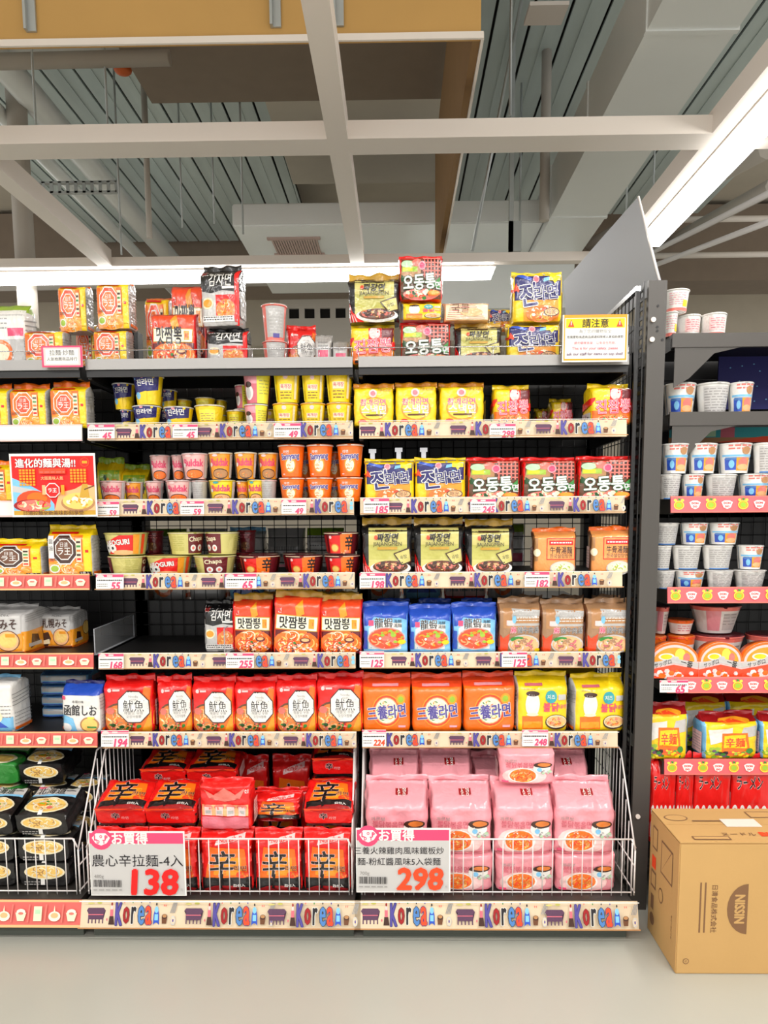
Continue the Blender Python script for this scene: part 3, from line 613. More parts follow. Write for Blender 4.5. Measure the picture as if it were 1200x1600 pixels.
cup('pinkwhite_tub', .062, .055, .075, 'white', 'white', both(lambda a, u: a.r(u-.25,.0,u+.25,.16,'salmon').r(u-.12,.25,u+.12,.85,'palepink').lines(u-.1,u+.1,.75,5,.1,'rose',.03)), name='noodle_bowl')
cup('red_tub', .09, .062, .075, 'white', 'maroon', both(lambda a, u: a.r(u-.25,.85,u+.25,1,'salmon').r(u-.12,.1,u-.02,.85,'pink').r(u+.0,.12,u+.12,.75,'ltgrey').lines(u,u+.12,.7,4,.12,'grey',.03)), rim='salmon', name='noodle_bowl')
cup('orange_tub', .065, .05, .06, 'white', 'orange', both(lambda a, u: a.r(u-.25,.8,u+.25,1,'orange').lines(u-.1,u+.1,.6,3,.18,'rose',.05)), rim='tomato', name='noodle_bowl')

# ---------------------------------------------------------------- setting: floor, ceiling, far wall, lamps
m_floor = mat('vinyl_floor', (.7,.7,.66), rough=.28, bump=.02, bscale=6, var=.05, vscale=1.5)
m_black = mat('black_steel', (.085,.08,.08), rough=.45, bump=.02, bscale=30)
m_dark = mat('dark_steel', (.2,.19,.18), rough=.4, bump=.02, bscale=20)
m_kick = mat('grey_kick', (.33,.35,.32), rough=.45)
m_post = mat('grey_post', (.3,.285,.27), rough=.45, metal=.1)
m_white = mat('white_beam', (.93,.89,.85), rough=.5)
m_chrome = mat('chrome_wire', (.85,.85,.86), rough=.22, metal=1)
m_whitewire = mat('white_wire', (.9,.88,.87), rough=.3, coat=.3)
m_galv = mat('galvanised', (.72,.74,.74), rough=.35, metal=.4, bump=.12, bscale=7, var=.2, vscale=3)
m_conc = mat('concrete', (.8,.76,.69), rough=.9, bump=.1, bscale=12, var=.12, vscale=2.5)
m_concd = mat('dark_slab', (.54,.48,.42), rough=.9, var=.1)
m_deck = mat('steel_decking', (.8,.85,.84), rough=.4, metal=.3, var=.35, vscale=2.2, bump=.15, bscale=10, stretch=(2, .25, 1))
m_duct = mat('duct_metal', (.93,.94,.93), rough=.35, metal=.15, var=.05, vscale=2)
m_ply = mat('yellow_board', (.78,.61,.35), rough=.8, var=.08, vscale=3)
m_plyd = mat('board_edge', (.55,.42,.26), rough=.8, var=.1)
m_tube = mat('lamp_tube', (1,1,1), rough=.5, emit=TUBE)
m_carton = mat('cardboard', (.77,.61,.38), rough=.85, bump=.04, bscale=80, var=.05, vscale=6)
m_cartd = mat('carton_print', (.5,.36,.24), rough=.85)
m_clear = mat('clear_acrylic', (.95,.96,.97), rough=.05)
m_clear.node_tree.nodes['Principled BSDF'].inputs['Alpha'].default_value = .1
m_panel = mat('grey_panel', (.62,.63,.65), rough=.6)
m_lightp = mat('light_board', (.9,.87,.83), rough=.5)

def struct(name, lst, m):
    o = boxes(name, lst, m); o['kind'] = 'structure'; return o
struct('floor', [(-9, 9, -6, 12, -.05, 0)], m_floor)
struct('ceiling', [(-9, 9, -6, 12.2, 5.0, 5.1)], m_conc)
struct('wall_far', [(-9, 9, 12, 12.1, 0, 5.0)], m_conc)
# ribbed steel decking under the slab, two bays of it
def decking(name, x0, x1, y0, y1, z, label):
    bm = bmesh.new(); x = x0; k = 0
    while x < x1:
        e = min(x + .24, x1); box(bm, x, e-.02, y0, y1, z-.02, z); box(bm, x+.1, x+.118, y0, y1, z-.026, z-.021)
        x = e
    box(bm, x0, x1, y0, y1, z+.04, z+.05, 1)
    o = link(name, finish(name, bm, [m_deck, m_black])); o['kind'] = 'structure'; o['label'] = label; return o
decking('ceiling_decking', -3.6, -.85, 1.2, 6.8, 4.6, 'ribbed blue grey steel ceiling decking seen on the left')
decking('ceiling_decking', .55, 3.4, .2, 6.2, 4.62, 'ribbed grey steel ceiling decking between the board and the duct')
struct('trim_1', [(-1.5, .5, 2.0, 2.9, 4.15, 4.95)], m_concd)
struct('trim_2', [(-.85, .5, 3.3, 3.9, 4.5, 4.95), (-.85, .5, 4.4, 5.2, 4.55, 4.95)], m_conc)
struct('trim_3', [(-8, 8, 9.2, 9.8, 3.9, 4.95)], m_conc)
struct('trim_4', [(-8, 8, 6.9, 7.5, 4.1, 4.95)], m_concd)
# yellow insulation board boxing out part of the ceiling
Yb, Zb = .55, 3.2
xr = .46
def board(name, lst, m, parent): return boxes(name, lst, m, parent)
t = empty('bulkhead', (0, Yb, Zb)); tag(t, 'yellow board bulkhead boxed out under the ceiling at the top left', 'bulkhead')
boxes('front_board', [(-3.5, xr, 0, .03, .0, .9)], m_ply, t)
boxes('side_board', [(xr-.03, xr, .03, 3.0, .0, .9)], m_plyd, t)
boxes('edge_trim', [(-3.5, xr+.01, -.012, -.001, -.012, .012), (xr+.001, xr+.012, 0, 3.0, -.012, .012)], m_white, t)
for px in (50, 432, 530): 
    x = atY(px, 30, Yb)[0]; boxes('stud', [(x-.022, x-.012, -.03, -.002, .04, .9), (x-.012, x+.018, -.012, -.002, .04, .9)], m_galv, t)

# white square grid of beams with lamp strips
ZB = 3.0
def beam(x0, x1, y0, y1, label, h=.1, lamp=None):
    t = empty('ceiling_beam', ((x0+x1)/2, (y0+y1)/2, ZB)); tag(t, label, 'ceiling beam', 'white suspended ceiling beams')
    hx, hy = (x1-x0)/2, (y1-y0)/2
    boxes('channel', [(-hx, hx, -hy, hy, 0, h)], m_white, t)
    return t
def lamp(x0, x1, y0, y1, z, label, power=True):
    t = empty('strip_light', ((x0+x1)/2, (y0+y1)/2, z)); tag(t, label, 'strip light', 'ceiling strip lights')
    hx, hy = (x1-x0)/2, (y1-y0)/2; w = .014
    boxes('housing', [(-hx, hx, -hy, hy, .012, .03)], m_white, t)
    boxes('diffuser', [(-hx+w, hx-w, -hy+w, hy-w, -.02, .0118)], m_tube, t)
    if power:
        ld = bpy.data.lights.new('strip_light_lamp', 'AREA'); ld.shape = 'RECTANGLE'; ld.size = 2*hx; ld.size_y = 2*hy
        ld.energy = LAMP*max(2*hx, 2*hy); ld.color = (1, .97, .93)
        lo = bpy.data.objects.new('strip_light_lamp', ld); C.objects.link(lo); lo.parent = t; lo.location = (0, 0, -.022)
    return t
XM, XL, XR = -.115, -1.74, 1.60
beam(XM-.045, XM+.045, -3.9, 2.55, 'white beam running away from the camera in the middle of the ceiling')
beam(XL-.045, XL+.045, -3.9, 2.55, 'white beam running away from the camera at the far left')
beam(XR-.12, XR-.045, -3.9, 2.55, 'white beam alongside the glowing strip light on the right')
for a, b in ((XL-1.7, XL-.045), (XL+.045, XM-.045), (XM+.045, XR-.12)):
    beam(a, b, .9, 1.05, 'white cross beam, ' + ('cut off at the left edge of the frame', 'left of the middle beam', 'right of the middle beam, longest in view')[(0 if a < XL else 1 if a < XM else 2)], .075)
beam(-3.4, XR+.1, 2.55, 2.62, 'white beam behind the long strip light above the top shelf', .055)
beam(XR+.12, XR+1.6, .98, 1.05, 'short white cross beam right of the right strip light')
lamp(-3.4, .78, 2.62, 2.82, ZB-.02, 'long glowing strip light running across behind the top shelf')
lamp(XR-.045, XR+.1, -3.9, 2.2, ZB-.02, 'glowing strip light running away above the right end of the shelves')
lamp(-3.4, XR-.13, -2.43, -2.27, ZB-.02, 'strip light over the aisle in front of the shelves')
lamp(-3.4, XR-.13, -4.1, -3.94, ZB-.02, 'strip light over the far side of the aisle behind the camera')

# ducts, pipes, hangers
t = empty('air_duct', (0, 3.6, 3.4)); tag(t, 'flat metal air duct with a grille crossing behind the middle beam', 'air duct')
def atYr(px, py, Y): return atY(px, py, Y)
x0, zt = atY(362, 318, 3.6); x1, _ = atY(850, 318, 3.6); zb = atY(500, 352, 3.6)[1]
t.location = ((x0+x1)/2, 3.6, zb); hw = (x1-x0)/2
boxes('duct_body', [(-hw, hw, 0, .75, 0, zt-zb)], m_duct, t, .01)
bm = bmesh.new(); box(bm, -hw+.02, hw-.02, .75, 1.5, -.1, zt-zb-.05); boxes('rear_section', [(-hw+.05, hw+.2, .78, 1.6, -.06, zt-zb-.06)], m_duct, t)
bm.free()
gx = atZ(425, 380, zb)[0] - t.location.x; gx1 = atZ(497, 380, zb)[0] - t.location.x
boxes('grille', [(gx+.01+k*(gx1-gx)/18, gx+.01+k*(gx1-gx)/18+.015, .28, .62, -.012, -.002) for k in range(18)] + [(gx-.02, gx1+.03, .24, .28, -.014, -.001), (gx-.02, gx1+.03, .62, .66, -.014, -.001)], mat('grille_metal', (.72,.62,.58), .5), t)
t = empty('air_duct', (1.75, 3, 3.5)); tag(t, 'wide metal air duct running away under the ceiling on the right', 'air duct')
t.location = (0, 0, 0)
zd = 3.55
xa = atZ(1040, 0, zd); xb = atZ(1190, 0, zd)
ya, yb = min(xa[1], xb[1])-1.5, 5.4
XA = (atZ(1040, 2, zd)[0] + atZ(862, 330, zd)[0])/2; XB = (atZ(1195, 10, zd)[0] + atZ(905, 385, zd)[0])/2
bm = bmesh.new(); box(bm, XA, XB, ya, yb, zd, zd+.35)
for k in range(7): box(bm, XA-.008, XB+.008, ya+.6+k*1.1, ya+.63+k*1.1, zd-.008, zd+.358)
link('duct_body', finish('duct_body', bm, [m_duct]), t)
t = empty('air_duct', (0, 0, 0)); tag(t, 'wrinkled connecting duct turning left behind the top shelf', 'air duct')
X0, X1 = atY(640, 380, 4.0)[0], XB
bm = bmesh.new(); box(bm, X0, X1, 4.36, 5.6, zd-.38, zd-.02)
link('duct_body', finish('duct_body', bm, [m_duct]), t)

def pipe(pts, r, m, label, cat='pipe', group=None, name='ceiling_pipe'):
    bm = bmesh.new(); path(bm, pts, r, 8, 0); o = link(name, finish(name, bm, [m])); tag(o, label, cat, group); return o
m_pipe = mat('painted_pipe', (.74,.71,.67), rough=.5)
pipe([(-5, 6.3, 3.95), (-.6, 6.3, 3.98)], .05, m_pipe, 'pale pipe crossing left to right beneath the steel decking')
a = atZ(75, 250, 4.1); b = atZ(215, 400, 4.1)
pipe([(a[0], a[1]-2.4, 4.1), (a[0]+(b[0]-a[0]), b[1]+2, 4.1)], .05, m_duct, 'left of two grey pipes running away behind the left beam')
pipe([(a[0]+.22, a[1]-2.4, 4.2), (b[0]+.22, b[1]+2, 4.2)], .09, m_duct, 'thicker right one of two grey pipes running away on the left')
a = atY(20, 100, 2.4)
pipe([(-6, 2.2, atY(0, 103, 2.2)[1]), (atY(265, 92, 2.2)[0], 2.2, atY(265, 90, 2.2)[1])], .045, m_pipe, 'pale horizontal pipe under the yellow board at the left')
pipe([(-6, 2.5, atY(0, 80, 2.5)[1]), (atY(262, 70, 2.5)[0], 2.5, atY(262, 72, 2.5)[1])], .06, m_duct, 'silver foil pipe behind the pale pipe at the left')
a = atY(25, 150, 2.9); pipe([(a[0], 2.9, 2.7), (a[0], 2.9, 4.9)], .07, m_pipe, 'upright pale pipe at the far left edge behind the cross beam')
a = atY(229, 250, 3.2); b = atY(229, 372, 3.2); pipe([(a[0], 3.2, b[1]), (a[0], 3.2, 4.58)], .022, m_pipe, 'short upright pipe with a bend hanging near the left beam')
a = atY(852, 235, 3.2); pipe([(a[0], 3.2, atY(852, 345, 3.2)[1]), (a[0], 3.2, 4.6)], .035, m_pipe, 'upright brownish pipe behind the right cross beam', )
for (p, q, lab) in (((918, 384), (1200, 232), 'sprinkler pipe at the right with a pale collar'), ((1045, 378), (1210, 290), 'second sprinkler pipe at the right, lower one')):
    A, B = atY(*p, 7.0), atZ(*q, 3.62); A = (A[0], 7.0, A[1]); B = (B[0], B[1], 3.62)
    pipe([A, B], .06, m_pipe, lab)
for (p, q, lab) in (((925, 442), (1205, 300), 'thin pale conduit sloping up on the right, upper'), ((930, 450), (1205, 345), 'thin pale conduit sloping up on the right, lower')):
    A = atY(*p, 6.0); B = atY(*q, 2.2); pipe([(A[0], 6.0, A[1]), (B[0], 2.2, B[1])], .02, m_whitewire, lab)
for (y, Y, lab) in ((343, 5.5, 'white rail crossing at the upper right beyond the lamp'), (399, 5.9, 'white rail crossing at the upper right, below the other rail')):
    A, B = atY(1010, y+1, Y), atY(1290, y-3, Y); pipe([(A[0], Y, A[1]), (B[0], Y, B[1])], .03, m_white, lab)
for i, (px, Y, top, bot) in enumerate(((380, 3.0, 4.98, 366), (190, 3.0, 4.6, 398), (285, 3.4, 4.6, 356), (335, 3.5, 4.6, 350), (168, 2.2, 4.6, 195), (56, 2.0, 4.6, 195), (812, 3.6, 4.6, 350), (797, 1.4, 4.6, 180), (978, 3.2, 4.9, 340), (1018, 3.4, 4.9, 390))):
    A = atY(px, bot, Y)
    pipe([(A[0], Y, A[1]), (A[0], Y, top)], .007, m_galv, 'thin threaded hanger rod below the ceiling' + ordn(sorted([380,190,285,335,168,56,812,797,978,1018]).index(px), 10), 'hanger rod', 'ceiling hanger rods', 'hanger_rod')
A, B = atY(738, 392, 2.0), atY(815, 0, 1.9); pipe([(A[0], 2.0, A[1]), (B[0], 1.9, B[1])], .009, m_galv, 'slanting steel brace rod right of the yellow board', 'brace rod', None, 'brace_rod')
A, B = atY(795, 392, 3.0), atY(815, 345, 3.0)
t = boxes('hanger_bracket', [(A[0], A[0]+.03, 3.0, 3.03, A[1], 4.9), (A[0], B[0], 3.0, 3.03, A[1], B[1])], m_galv); tag(t, 'small galvanised hanger bracket above the blue pack at the right', 'bracket')
A, B = atY(30, 302, 3.4), atY(182, 292, 3.4)
bm = bmesh.new(); box(bm, A[0], B[0], 3.4, 3.44, A[1], A[1]+.012); box(bm, A[0], B[0], 3.4, 3.44, A[1]+.07, A[1]+.082)
n = 12
for k in range(n+1): x = A[0]+(B[0]-A[0])*k/n; box(bm, x-.012, x+.012, 3.4, 3.405, A[1], A[1]+.08)
o = link('slotted_channel', finish('slotted_channel', bm, [m_galv])); tag(o, 'slotted galvanised channel hanging behind the left beam', 'channel')
A, B = atY(826, 42, 2.2), atY(880, 12, 2.2); cxx = (A[0]+B[0])/2
t = boxes('ceiling_plate', [(-.11, .11, -.11, .11, -.01, .01)], m_white); t.location = (cxx, 2.2, (A[1]+B[1])/2 + .02); t.rotation_euler = (.1, 0, 0); tag(t, 'small white square plate fixed near the ceiling decking', 'plate')
A = atY(192, 108, 2.8); t = empty('alarm_bell', (A[0], 2.8, A[1])); tag(t, 'small orange round fitting on the decking at the upper left', 'fitting')
bm = bmesh.new(); bmesh.ops.create_uvsphere(bm, u_segments=14, v_segments=8, radius=.06); 
for v in bm.verts: v.co.z *= .6
link('dome', finish('dome', bm, [mat('orange_plastic', (.85,.38,.1), .4)], True), t)
bm = bmesh.new(); bar(bm, (0,0,.02), (0,0,4.6-A[1]), .012); link('stem', finish('stem', bm, [m_galv]), t)
# far side: louvred windows and a low gondola beyond
A, B = atY(448, 497, 9.1), atY(545, 480, 9.1)
t = empty('wall_louvre', (A[0], 9.15, A[1])); tag(t, 'row of dark louvre openings in a white frame on the far wall', 'louvre')
W = B[0]-A[0]; H = B[1]-A[1]
boxes('frame', [(-.1, W+.1, -.02, .03, H, H+.28), (-.1, W+.1, -.02, .03, -.45, 0)] + [(k*W/4-.05, k*W/4+.03, -.02, .03, 0, H) for k in range(5)], m_lightp, t)
boxes('opening', [(0, W, .031, .06, 0, H)], m_black, t)

# ---------------------------------------------------------------- gondola shelving
def rail_mesh(key, L, h, bg, pat):
    a = Art(L, h); pat(a, L, h)
    a.items = [i for i in a.items if max(p[0] for p in i[0]) <= L/2 + 1e-6]
    names = [bg]
    for i in a.items:
        if i[2] not in names: names.append(i[2])
    idx = {n_: i for i, n_ in enumerate(names)}
    bm = bmesh.new(); box(bm, -L/2, L/2, 0, .006, 0, h, 0)
    a.lay(bm, lambda x, z, off: (x, -off*.6, z), idx, step=None)
    return finish(key, bm, [P(n_) for n_ in names])
def korea(starts, unit):
    def f(a, L, h):
        for s0 in starts:
            def U(x): return (s0 + x*unit)/L
            w1 = unit/L
            a.poly([(U(.0),.62),(U(.02),.72),(U(.2),.72),(U(.225),.62),(U(.2),.52),(U(.2),.3),(U(.02),.3),(U(.02),.52)], 'plum')
            for k in range(5): a.r(U(.02+k*.042), .16, U(.034+k*.042), .32, 'plum')
            a.r(U(.02), .46, U(.2), .49, 'rose').e(U(.05), .88, .04*w1, .03, 'khaki').e(U(.15), .9, .03*w1, .04, 'olive').e(U(.245), .3, .008*w1, .05, 'rose')
            a.poly([(U(.265),.12),(U(.275),.42),(U(.32),.42),(U(.335),.12)], 'dbrown').r(U(.28), .42, U(.315), .66, 'rose').e(U(.298), .74, .014*w1, .08, 'palepink').e(U(.298), .86, .01*w1, .06, 'dred')
            for k, (ch, cc) in enumerate((('K','violet'),('o','dred'),('r','ink'),('e','steelblue'),('a','tomato'))):
                a.t(ch, U(.385+k*.088), (.5, .46, .46, .46, .46)[k], (.072, .062, .05, .062, .062)[k]*w1, cc, .05, hm=(.66*h/(.72*.06*unit/.62), .52*h/(.56*.056*unit/.56), .52*h/(.55*.04*unit/.36), .52*h/(.56*.056*unit/.55), .52*h/(.56*.056*unit/.52))[k], out='navy' if k in (0, 4) else 'maroon' if k == 1 else 'white' if k == 2 else 'ink', ow=.04)
            a.poly([(U(.795),.12),(U(.8),.5),(U(.815),.74),(U(.845),.74),(U(.86),.5),(U(.865),.12),(U(.84),.2),(U(.82),.2)], 'blue').e(U(.83), .66, .022*w1, .12, 'sky').r(U(.81), .28, U(.85), .5, 'sky').e(U(.83), .86, .008*w1, .05, 'ink')
            a.poly([(U(.895),.4),(U(.9),.16),(U(.95),.16),(U(.96),.4)], 'brown').e(U(.928), .42, .033*w1, .09, 'dbrown').e(U(.928), .44, .025*w1, .06, 'tan').e(U(.92), .82, .006*w1, .04, 'salmon').e(U(.94), .82, .006*w1, .04, 'salmon')
            for k in range(4): a.poly([(U(.99+k*.016),.55),(U(1.0+k*.016),.55),(U(1.04+k*.012),.92),(U(1.03+k*.012),.92)], 'grey')
            a.e(U(1.03), .28, .028*w1, .17, 'ltgrey').e(U(1.03), .28, .02*w1, .12, 'rail').e(U(1.03), .28, .008*w1, .06, 'violet')
            for k in range(4): a.e(U(.45+k*.1), .93, .007*w1, .035, ('salmon','green','ink','violet')[k])
        a.r(0, 0, 1, .05, 'tan').r(0, .965, 1, 1, 'white')
    return f
def bowls(a, L, h):
    a.r(0, 0, 1, .1, 'peach').r(0, .92, 1, 1, 'peach').r(0, .1, 1, .92, 'railred'); n = int(L/.055)
    for k in range(n):
        u = (k+.5)/n; w = .018/L
        if k % 3 == 0: a.poly([(u-w,.55),(u+w,.55),(u+w*.6,.25),(u-w*.6,.25)], 'cream').e(u, .58, w*.8, .1, 'egg').e(u, .52, w*.5, .05, 'salmon')
        elif k % 3 == 1: a.r(u-w*.75, .25, u+w*.75, .78, 'cream').r(u-w*.5, .5, u+w*.5, .66, 'mint')
        else: a.e(u, .42, w*1.1, .18, 'egg').e(u, .45, w*.7, .1, 'peach').poly([(u-w*.2,.6),(u-w*.05,.82),(u+w*.1,.6)], 'cream')
        a.poly([(u+w*1.4,.85),(u+w*1.7,.85),(u+w*1.5,.2),(u+w*1.2,.2)], 'salmon')
def fruit(a, L, h):
    a.r(0, .0, 1, 1, 'barred').r(0, 0, 1, .07, 'salmon').r(0, .93, 1, 1, 'salmon'); n = int(L/.052)
    for k in range(n):
        u = (k+.5)/n; w = .017/L
        if k % 2 == 0: a.e(u, .45, w, .27, 'lemon').e(u, .45, w*.85, .22, 'amber').e(u, .45, w*.6, .16, 'lime').e(u-w*.7, .75, w*.3, .08, 'lemon').e(u+w*.7, .75, w*.3, .08, 'lemon').poly([(u,.7),(u-w*.3,.88),(u+w*.4,.84)], 'green')
        else:
            a.poly([(u-w*1.1,.62),(u-w*.5,.72),(u+w*.5,.72),(u+w*1.1,.62),(u+w*.7,.3),(u,.2),(u-w*.7,.3)], 'white')
            a.t('DON', u, .56, 1.3*w, 'red', .08, hm=.85).t('DO', u, .36, .8*w, 'red', .08, hm=.85)
def white_reflect(a, L, h):
    a.r(0, 0, 1, 1, 'palepink').r(0, .1, 1, .9, 'white').r(.0, .0, .3, .4, 'salmon').r(.35, .0, .5, .5, 'pink')  # salmon and pink patches: reflections painted onto the white rail
RAILS = dict(
    k1=rail_mesh('k1', .885, .055, 'rail', korea((.09, .36, .63), .24)),
    k2=rail_mesh('k2', .885, .055, 'rail', korea((.1, .39, .67), .25)),
    k3=rail_mesh('k3', .885, .055, 'rail', korea((.0, .30, .58), .25)),
    kb=rail_mesh('kb', .925, .087, 'rail', korea((.02, .345, .62), .28)),
    kc=rail_mesh('kc', .925, .087, 'rail', korea((.02, .33, .62), .28)),
    bl=rail_mesh('bl', .89, .055, 'railred', bowls), bb=rail_mesh('bb', .9, .087, 'railred', bowls),
    fr=rail_mesh('fr', .9, .055, 'barred', fruit), pw=rail_mesh('pw', .89, .055, 'white', white_reflect))
BAYX = {'L': (-1.815, -.915), 'M': (-.9, -.006), 'R': (.006, .9), 'F': (1.05, 1.95)}
bayname = {'L': 'left', 'M': 'middle', 'R': 'right-hand Korean', 'F': 'far right end'}
shelfname = ['top', 'second', 'third', 'fourth', 'fifth', 'sixth']
def shelf(bay, i, zdeck, rail, depth=.46, label=None, dx=0, raildz=-.045, y0=0):
    x0, x1 = BAYX[bay]; xc = (x0+x1)/2; hw = (x1-x0)/2 - .004
    t = empty('shelf', (xc, y0, zdeck)); tag(t, label, 'shelf', 'gondola shelves')
    boxes('shelf_deck', [(-hw, hw, .008, depth, -.012, 0), (-hw, hw, .008, .014, -.045, -.012), (-hw, -hw+.012, .02, depth, -.05, -.012), (hw-.012, hw, .02, depth, -.05, -.012)], m_black, t)
    if rail:
        r = link('price_rail', RAILS[rail], t, (dx, 0, raildz)); r.rotation_euler = (-.12, 0, 0)
    return t
ZD = [1.905, 1.697, 1.445, 1.195, .92, .64]
for i in range(1, 6):
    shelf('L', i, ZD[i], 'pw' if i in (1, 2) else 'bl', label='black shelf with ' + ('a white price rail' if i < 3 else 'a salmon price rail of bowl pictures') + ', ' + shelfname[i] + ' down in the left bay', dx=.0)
    shelf('M', i, ZD[i], ('k1','k2','k1','k2','k1')[i-1], label='black shelf with a Korea price rail, ' + shelfname[i] + ' down in the middle bay')
    shelf('R', i, ZD[i], ('k3','k1','k3','k2','k3')[i-1], label='black shelf with a Korea price rail, ' + shelfname[i] + ' down in the right bay')
def fence(t, hw, h, n):
    bm = bmesh.new()
    for z in (.006, h): bar(bm, (-hw, .012, z), (hw, .012, z), .0018)
    for k in range(n+1): x = -hw + 2*hw*k/n; bar(bm, (x, .012, .0), (x, .012, h), .0016)
    link('wire_fence', finish('wire_fence', bm, [m_chrome]), t)
m_lip = mat('grey_lip', (.6,.59,.58), rough=.35, metal=.4)
for b in 'LMR':
    t = shelf(b, 0, ZD[0], None, label='topmost black shelf with a grey front edge and low wire fence in the ' + {'L': 'left', 'M': 'middle', 'R': 'right'}[b] + ' bay')
    hw = (BAYX[b][1]-BAYX[b][0])/2 - .004
    boxes('front_edge', [(-hw, hw, 0, .006, -.022, .012)], m_lip, t); fence(t, hw, .042, 8)
# gondola carcasses
for b in 'LMRF':
    x0, x1 = BAYX[b]; xc = (x0+x1)/2; hw = (x1-x0)/2
    t = empty('gondola_bay', (xc, 0, 0)); tag(t, {'L': 'black shelving bay cut off by the left edge, salmon base rail', 'M': 'middle black shelving bay holding the red packs', 'R': 'right black shelving bay holding the pink packs', 'F': 'black shelving bay at the far right behind the carton'}[b], 'shelving', 'shelving bays')
    for s in (-1, 1): boxes('upright', [(s*hw-.02, s*hw+.02, .5, .56, 0, 2.12)], m_black, t)
    bm = bmesh.new()
    for k in range(19): bar(bm, (-hw+.02+k*(2*hw-.04)/18, .49, .14), (-hw+.02+k*(2*hw-.04)/18, .49, 1.9), .0016, 4)
    for k in range(36): bar(bm, (-hw, .487, .16+k*.05), (hw, .487, .16+k*.05), .0016, 4)
    link('back_mesh', finish('back_mesh', bm, [m_black]), t)
    boxes('back_panel', [(-hw, hw, .5, .512, 0, 1.06 if b in 'MR' else 1.4)] + ([(-hw, hw, .5, .512, 1.38, 1.9 if b != 'F' else 2.02)]), m_black, t)  # black sheets added behind the mesh to darken the view through it
    boxes('rear_shelf', [(-hw, hw, .513, .95, 1.03, 1.045), (-hw, hw, .513, .95, 1.385, 1.4)], m_black, t)  # lower deck carries the rear packs, upper deck added to shade them
    yf = -.2 if b != 'F' else -.05
    boxes('base_deck', [(-hw+.004, hw-.004, yf, .5, .1, .14)], m_dark, t)
    boxes('kick_plate', [(-hw+.01, hw-.01, yf+.02, yf+.035, 0, .1)], m_kick, t)
    if b != 'F':
        r = link('price_rail', RAILS[{'L': 'bb', 'M': 'kb', 'R': 'kc'}[b]], t, (0, yf-.03, .055)); r.rotation_euler = (-.3, 0, 0)

# end post, side grid, grey panel
PX0, PX1 = .953, 1.012
t = empty('end_post', ((PX0+PX1)/2, 0, 0)); tag(t, 'tall dark grey steel end post with white bolts right of the pink packs', 'post')
hw = (PX1-PX0)/2
boxes('post_body', [(-hw, hw, 0, .004, 0, 2.147), (hw-.004, hw, .004, .06, 0, 2.147), (-hw, -hw+.004, .004, .02, 0, 2.147)], m_post, t)
bm = bmesh.new()
for k in range(70): 
    z = .05 + k*.03; box(bm, -hw-.012, -hw-.008, .022, .05, z, z+.012)
box(bm, -hw-.012, -hw-.009, .012, .02, 0, 2.147); box(bm, -hw-.012, -hw-.009, .052, .06, 0, 2.147)
link('slotted_strip', finish('slotted_strip', bm, [m_black]), t)
for (px, py) in ((1020, 500), (1018, 531), (996, 1275)):
    X, Z = atY(px, py, 0); bm = bmesh.new(); bar(bm, (0, 0, 0), (0, -.008, 0), .008, 12); o = link('bolt', finish('bolt', bm, [m_white]), t); o.location = (X-(PX0+PX1)/2, -.0005, Z)
for (px, py) in ((1028, 478), (1027, 511), (1035, 531), (1027, 517)):
    X, Z = atY(px, py, 0); bm = bmesh.new(); bar(bm, (0, 0, 0), (0, -.0015, 0), .0045, 10); o = link('hole', finish('hole', bm, [m_black]), t); o.location = (X-(PX0+PX1)/2, 0, Z)
t = empty('side_grid', (.925, 0, 0)); tag(t, 'black wire side grid between the right bay and the grey end post', 'wire grid')
bm = bmesh.new()
for k in range(11): bar(bm, (0, .03+k*.044, .3), (0, .03+k*.044, 2.12), .0018, 4)
for k in range(25): bar(bm, (.003, .02, .35+k*.072), (.003, .49, .35+k*.072), .0018, 4)
link('wires', finish('wires', bm, [m_black]), t)
boxes('edge_bar', [(-.008, .008, .02, .5, 2.12, 2.135)], m_chrome, t)
boxes('front_strip', [(-.006, .006, .02, .032, .3, 2.12)], m_black, t)
boxes('corner_post', [(-.012, .016, .47, .5, 0, 2.12)], m_black, t)
X1_, Z1 = .972, atY(1000, 308, .22)[1]
t = empty('divider_panel', (.99, .1, 2.14)); tag(t, 'plain grey divider panel standing above the end post', 'panel')
bm = bmesh.new()
cs = [(1.0, .03, 2.14), (1.0, 1.4, 2.14), (.955, 1.35, atY(880, 440, 1.35)[1]), (.955, .16, atY(1000, 308, .16)[1])]
a_ = [bm.verts.new(Vector(c) - t.location) for c in cs]; b_ = [bm.verts.new(Vector(c) - t.location + Vector((.006, 0, 0))) for c in cs]
bm.faces.new(a_); bm.faces.new(b_[::-1])
for k in range(4): bm.faces.new((a_[k], b_[k], b_[(k+1) % 4], a_[(k+1) % 4]))
link('sheet', finish('sheet', bm, [m_panel]), t)
bm = bmesh.new(); bar(bm, (.008, -.072, 0), (-.034, .055, cs[3][2]-2.14), .004); link('edge_strip', finish('edge_strip', bm, [m_whitewire]), t)

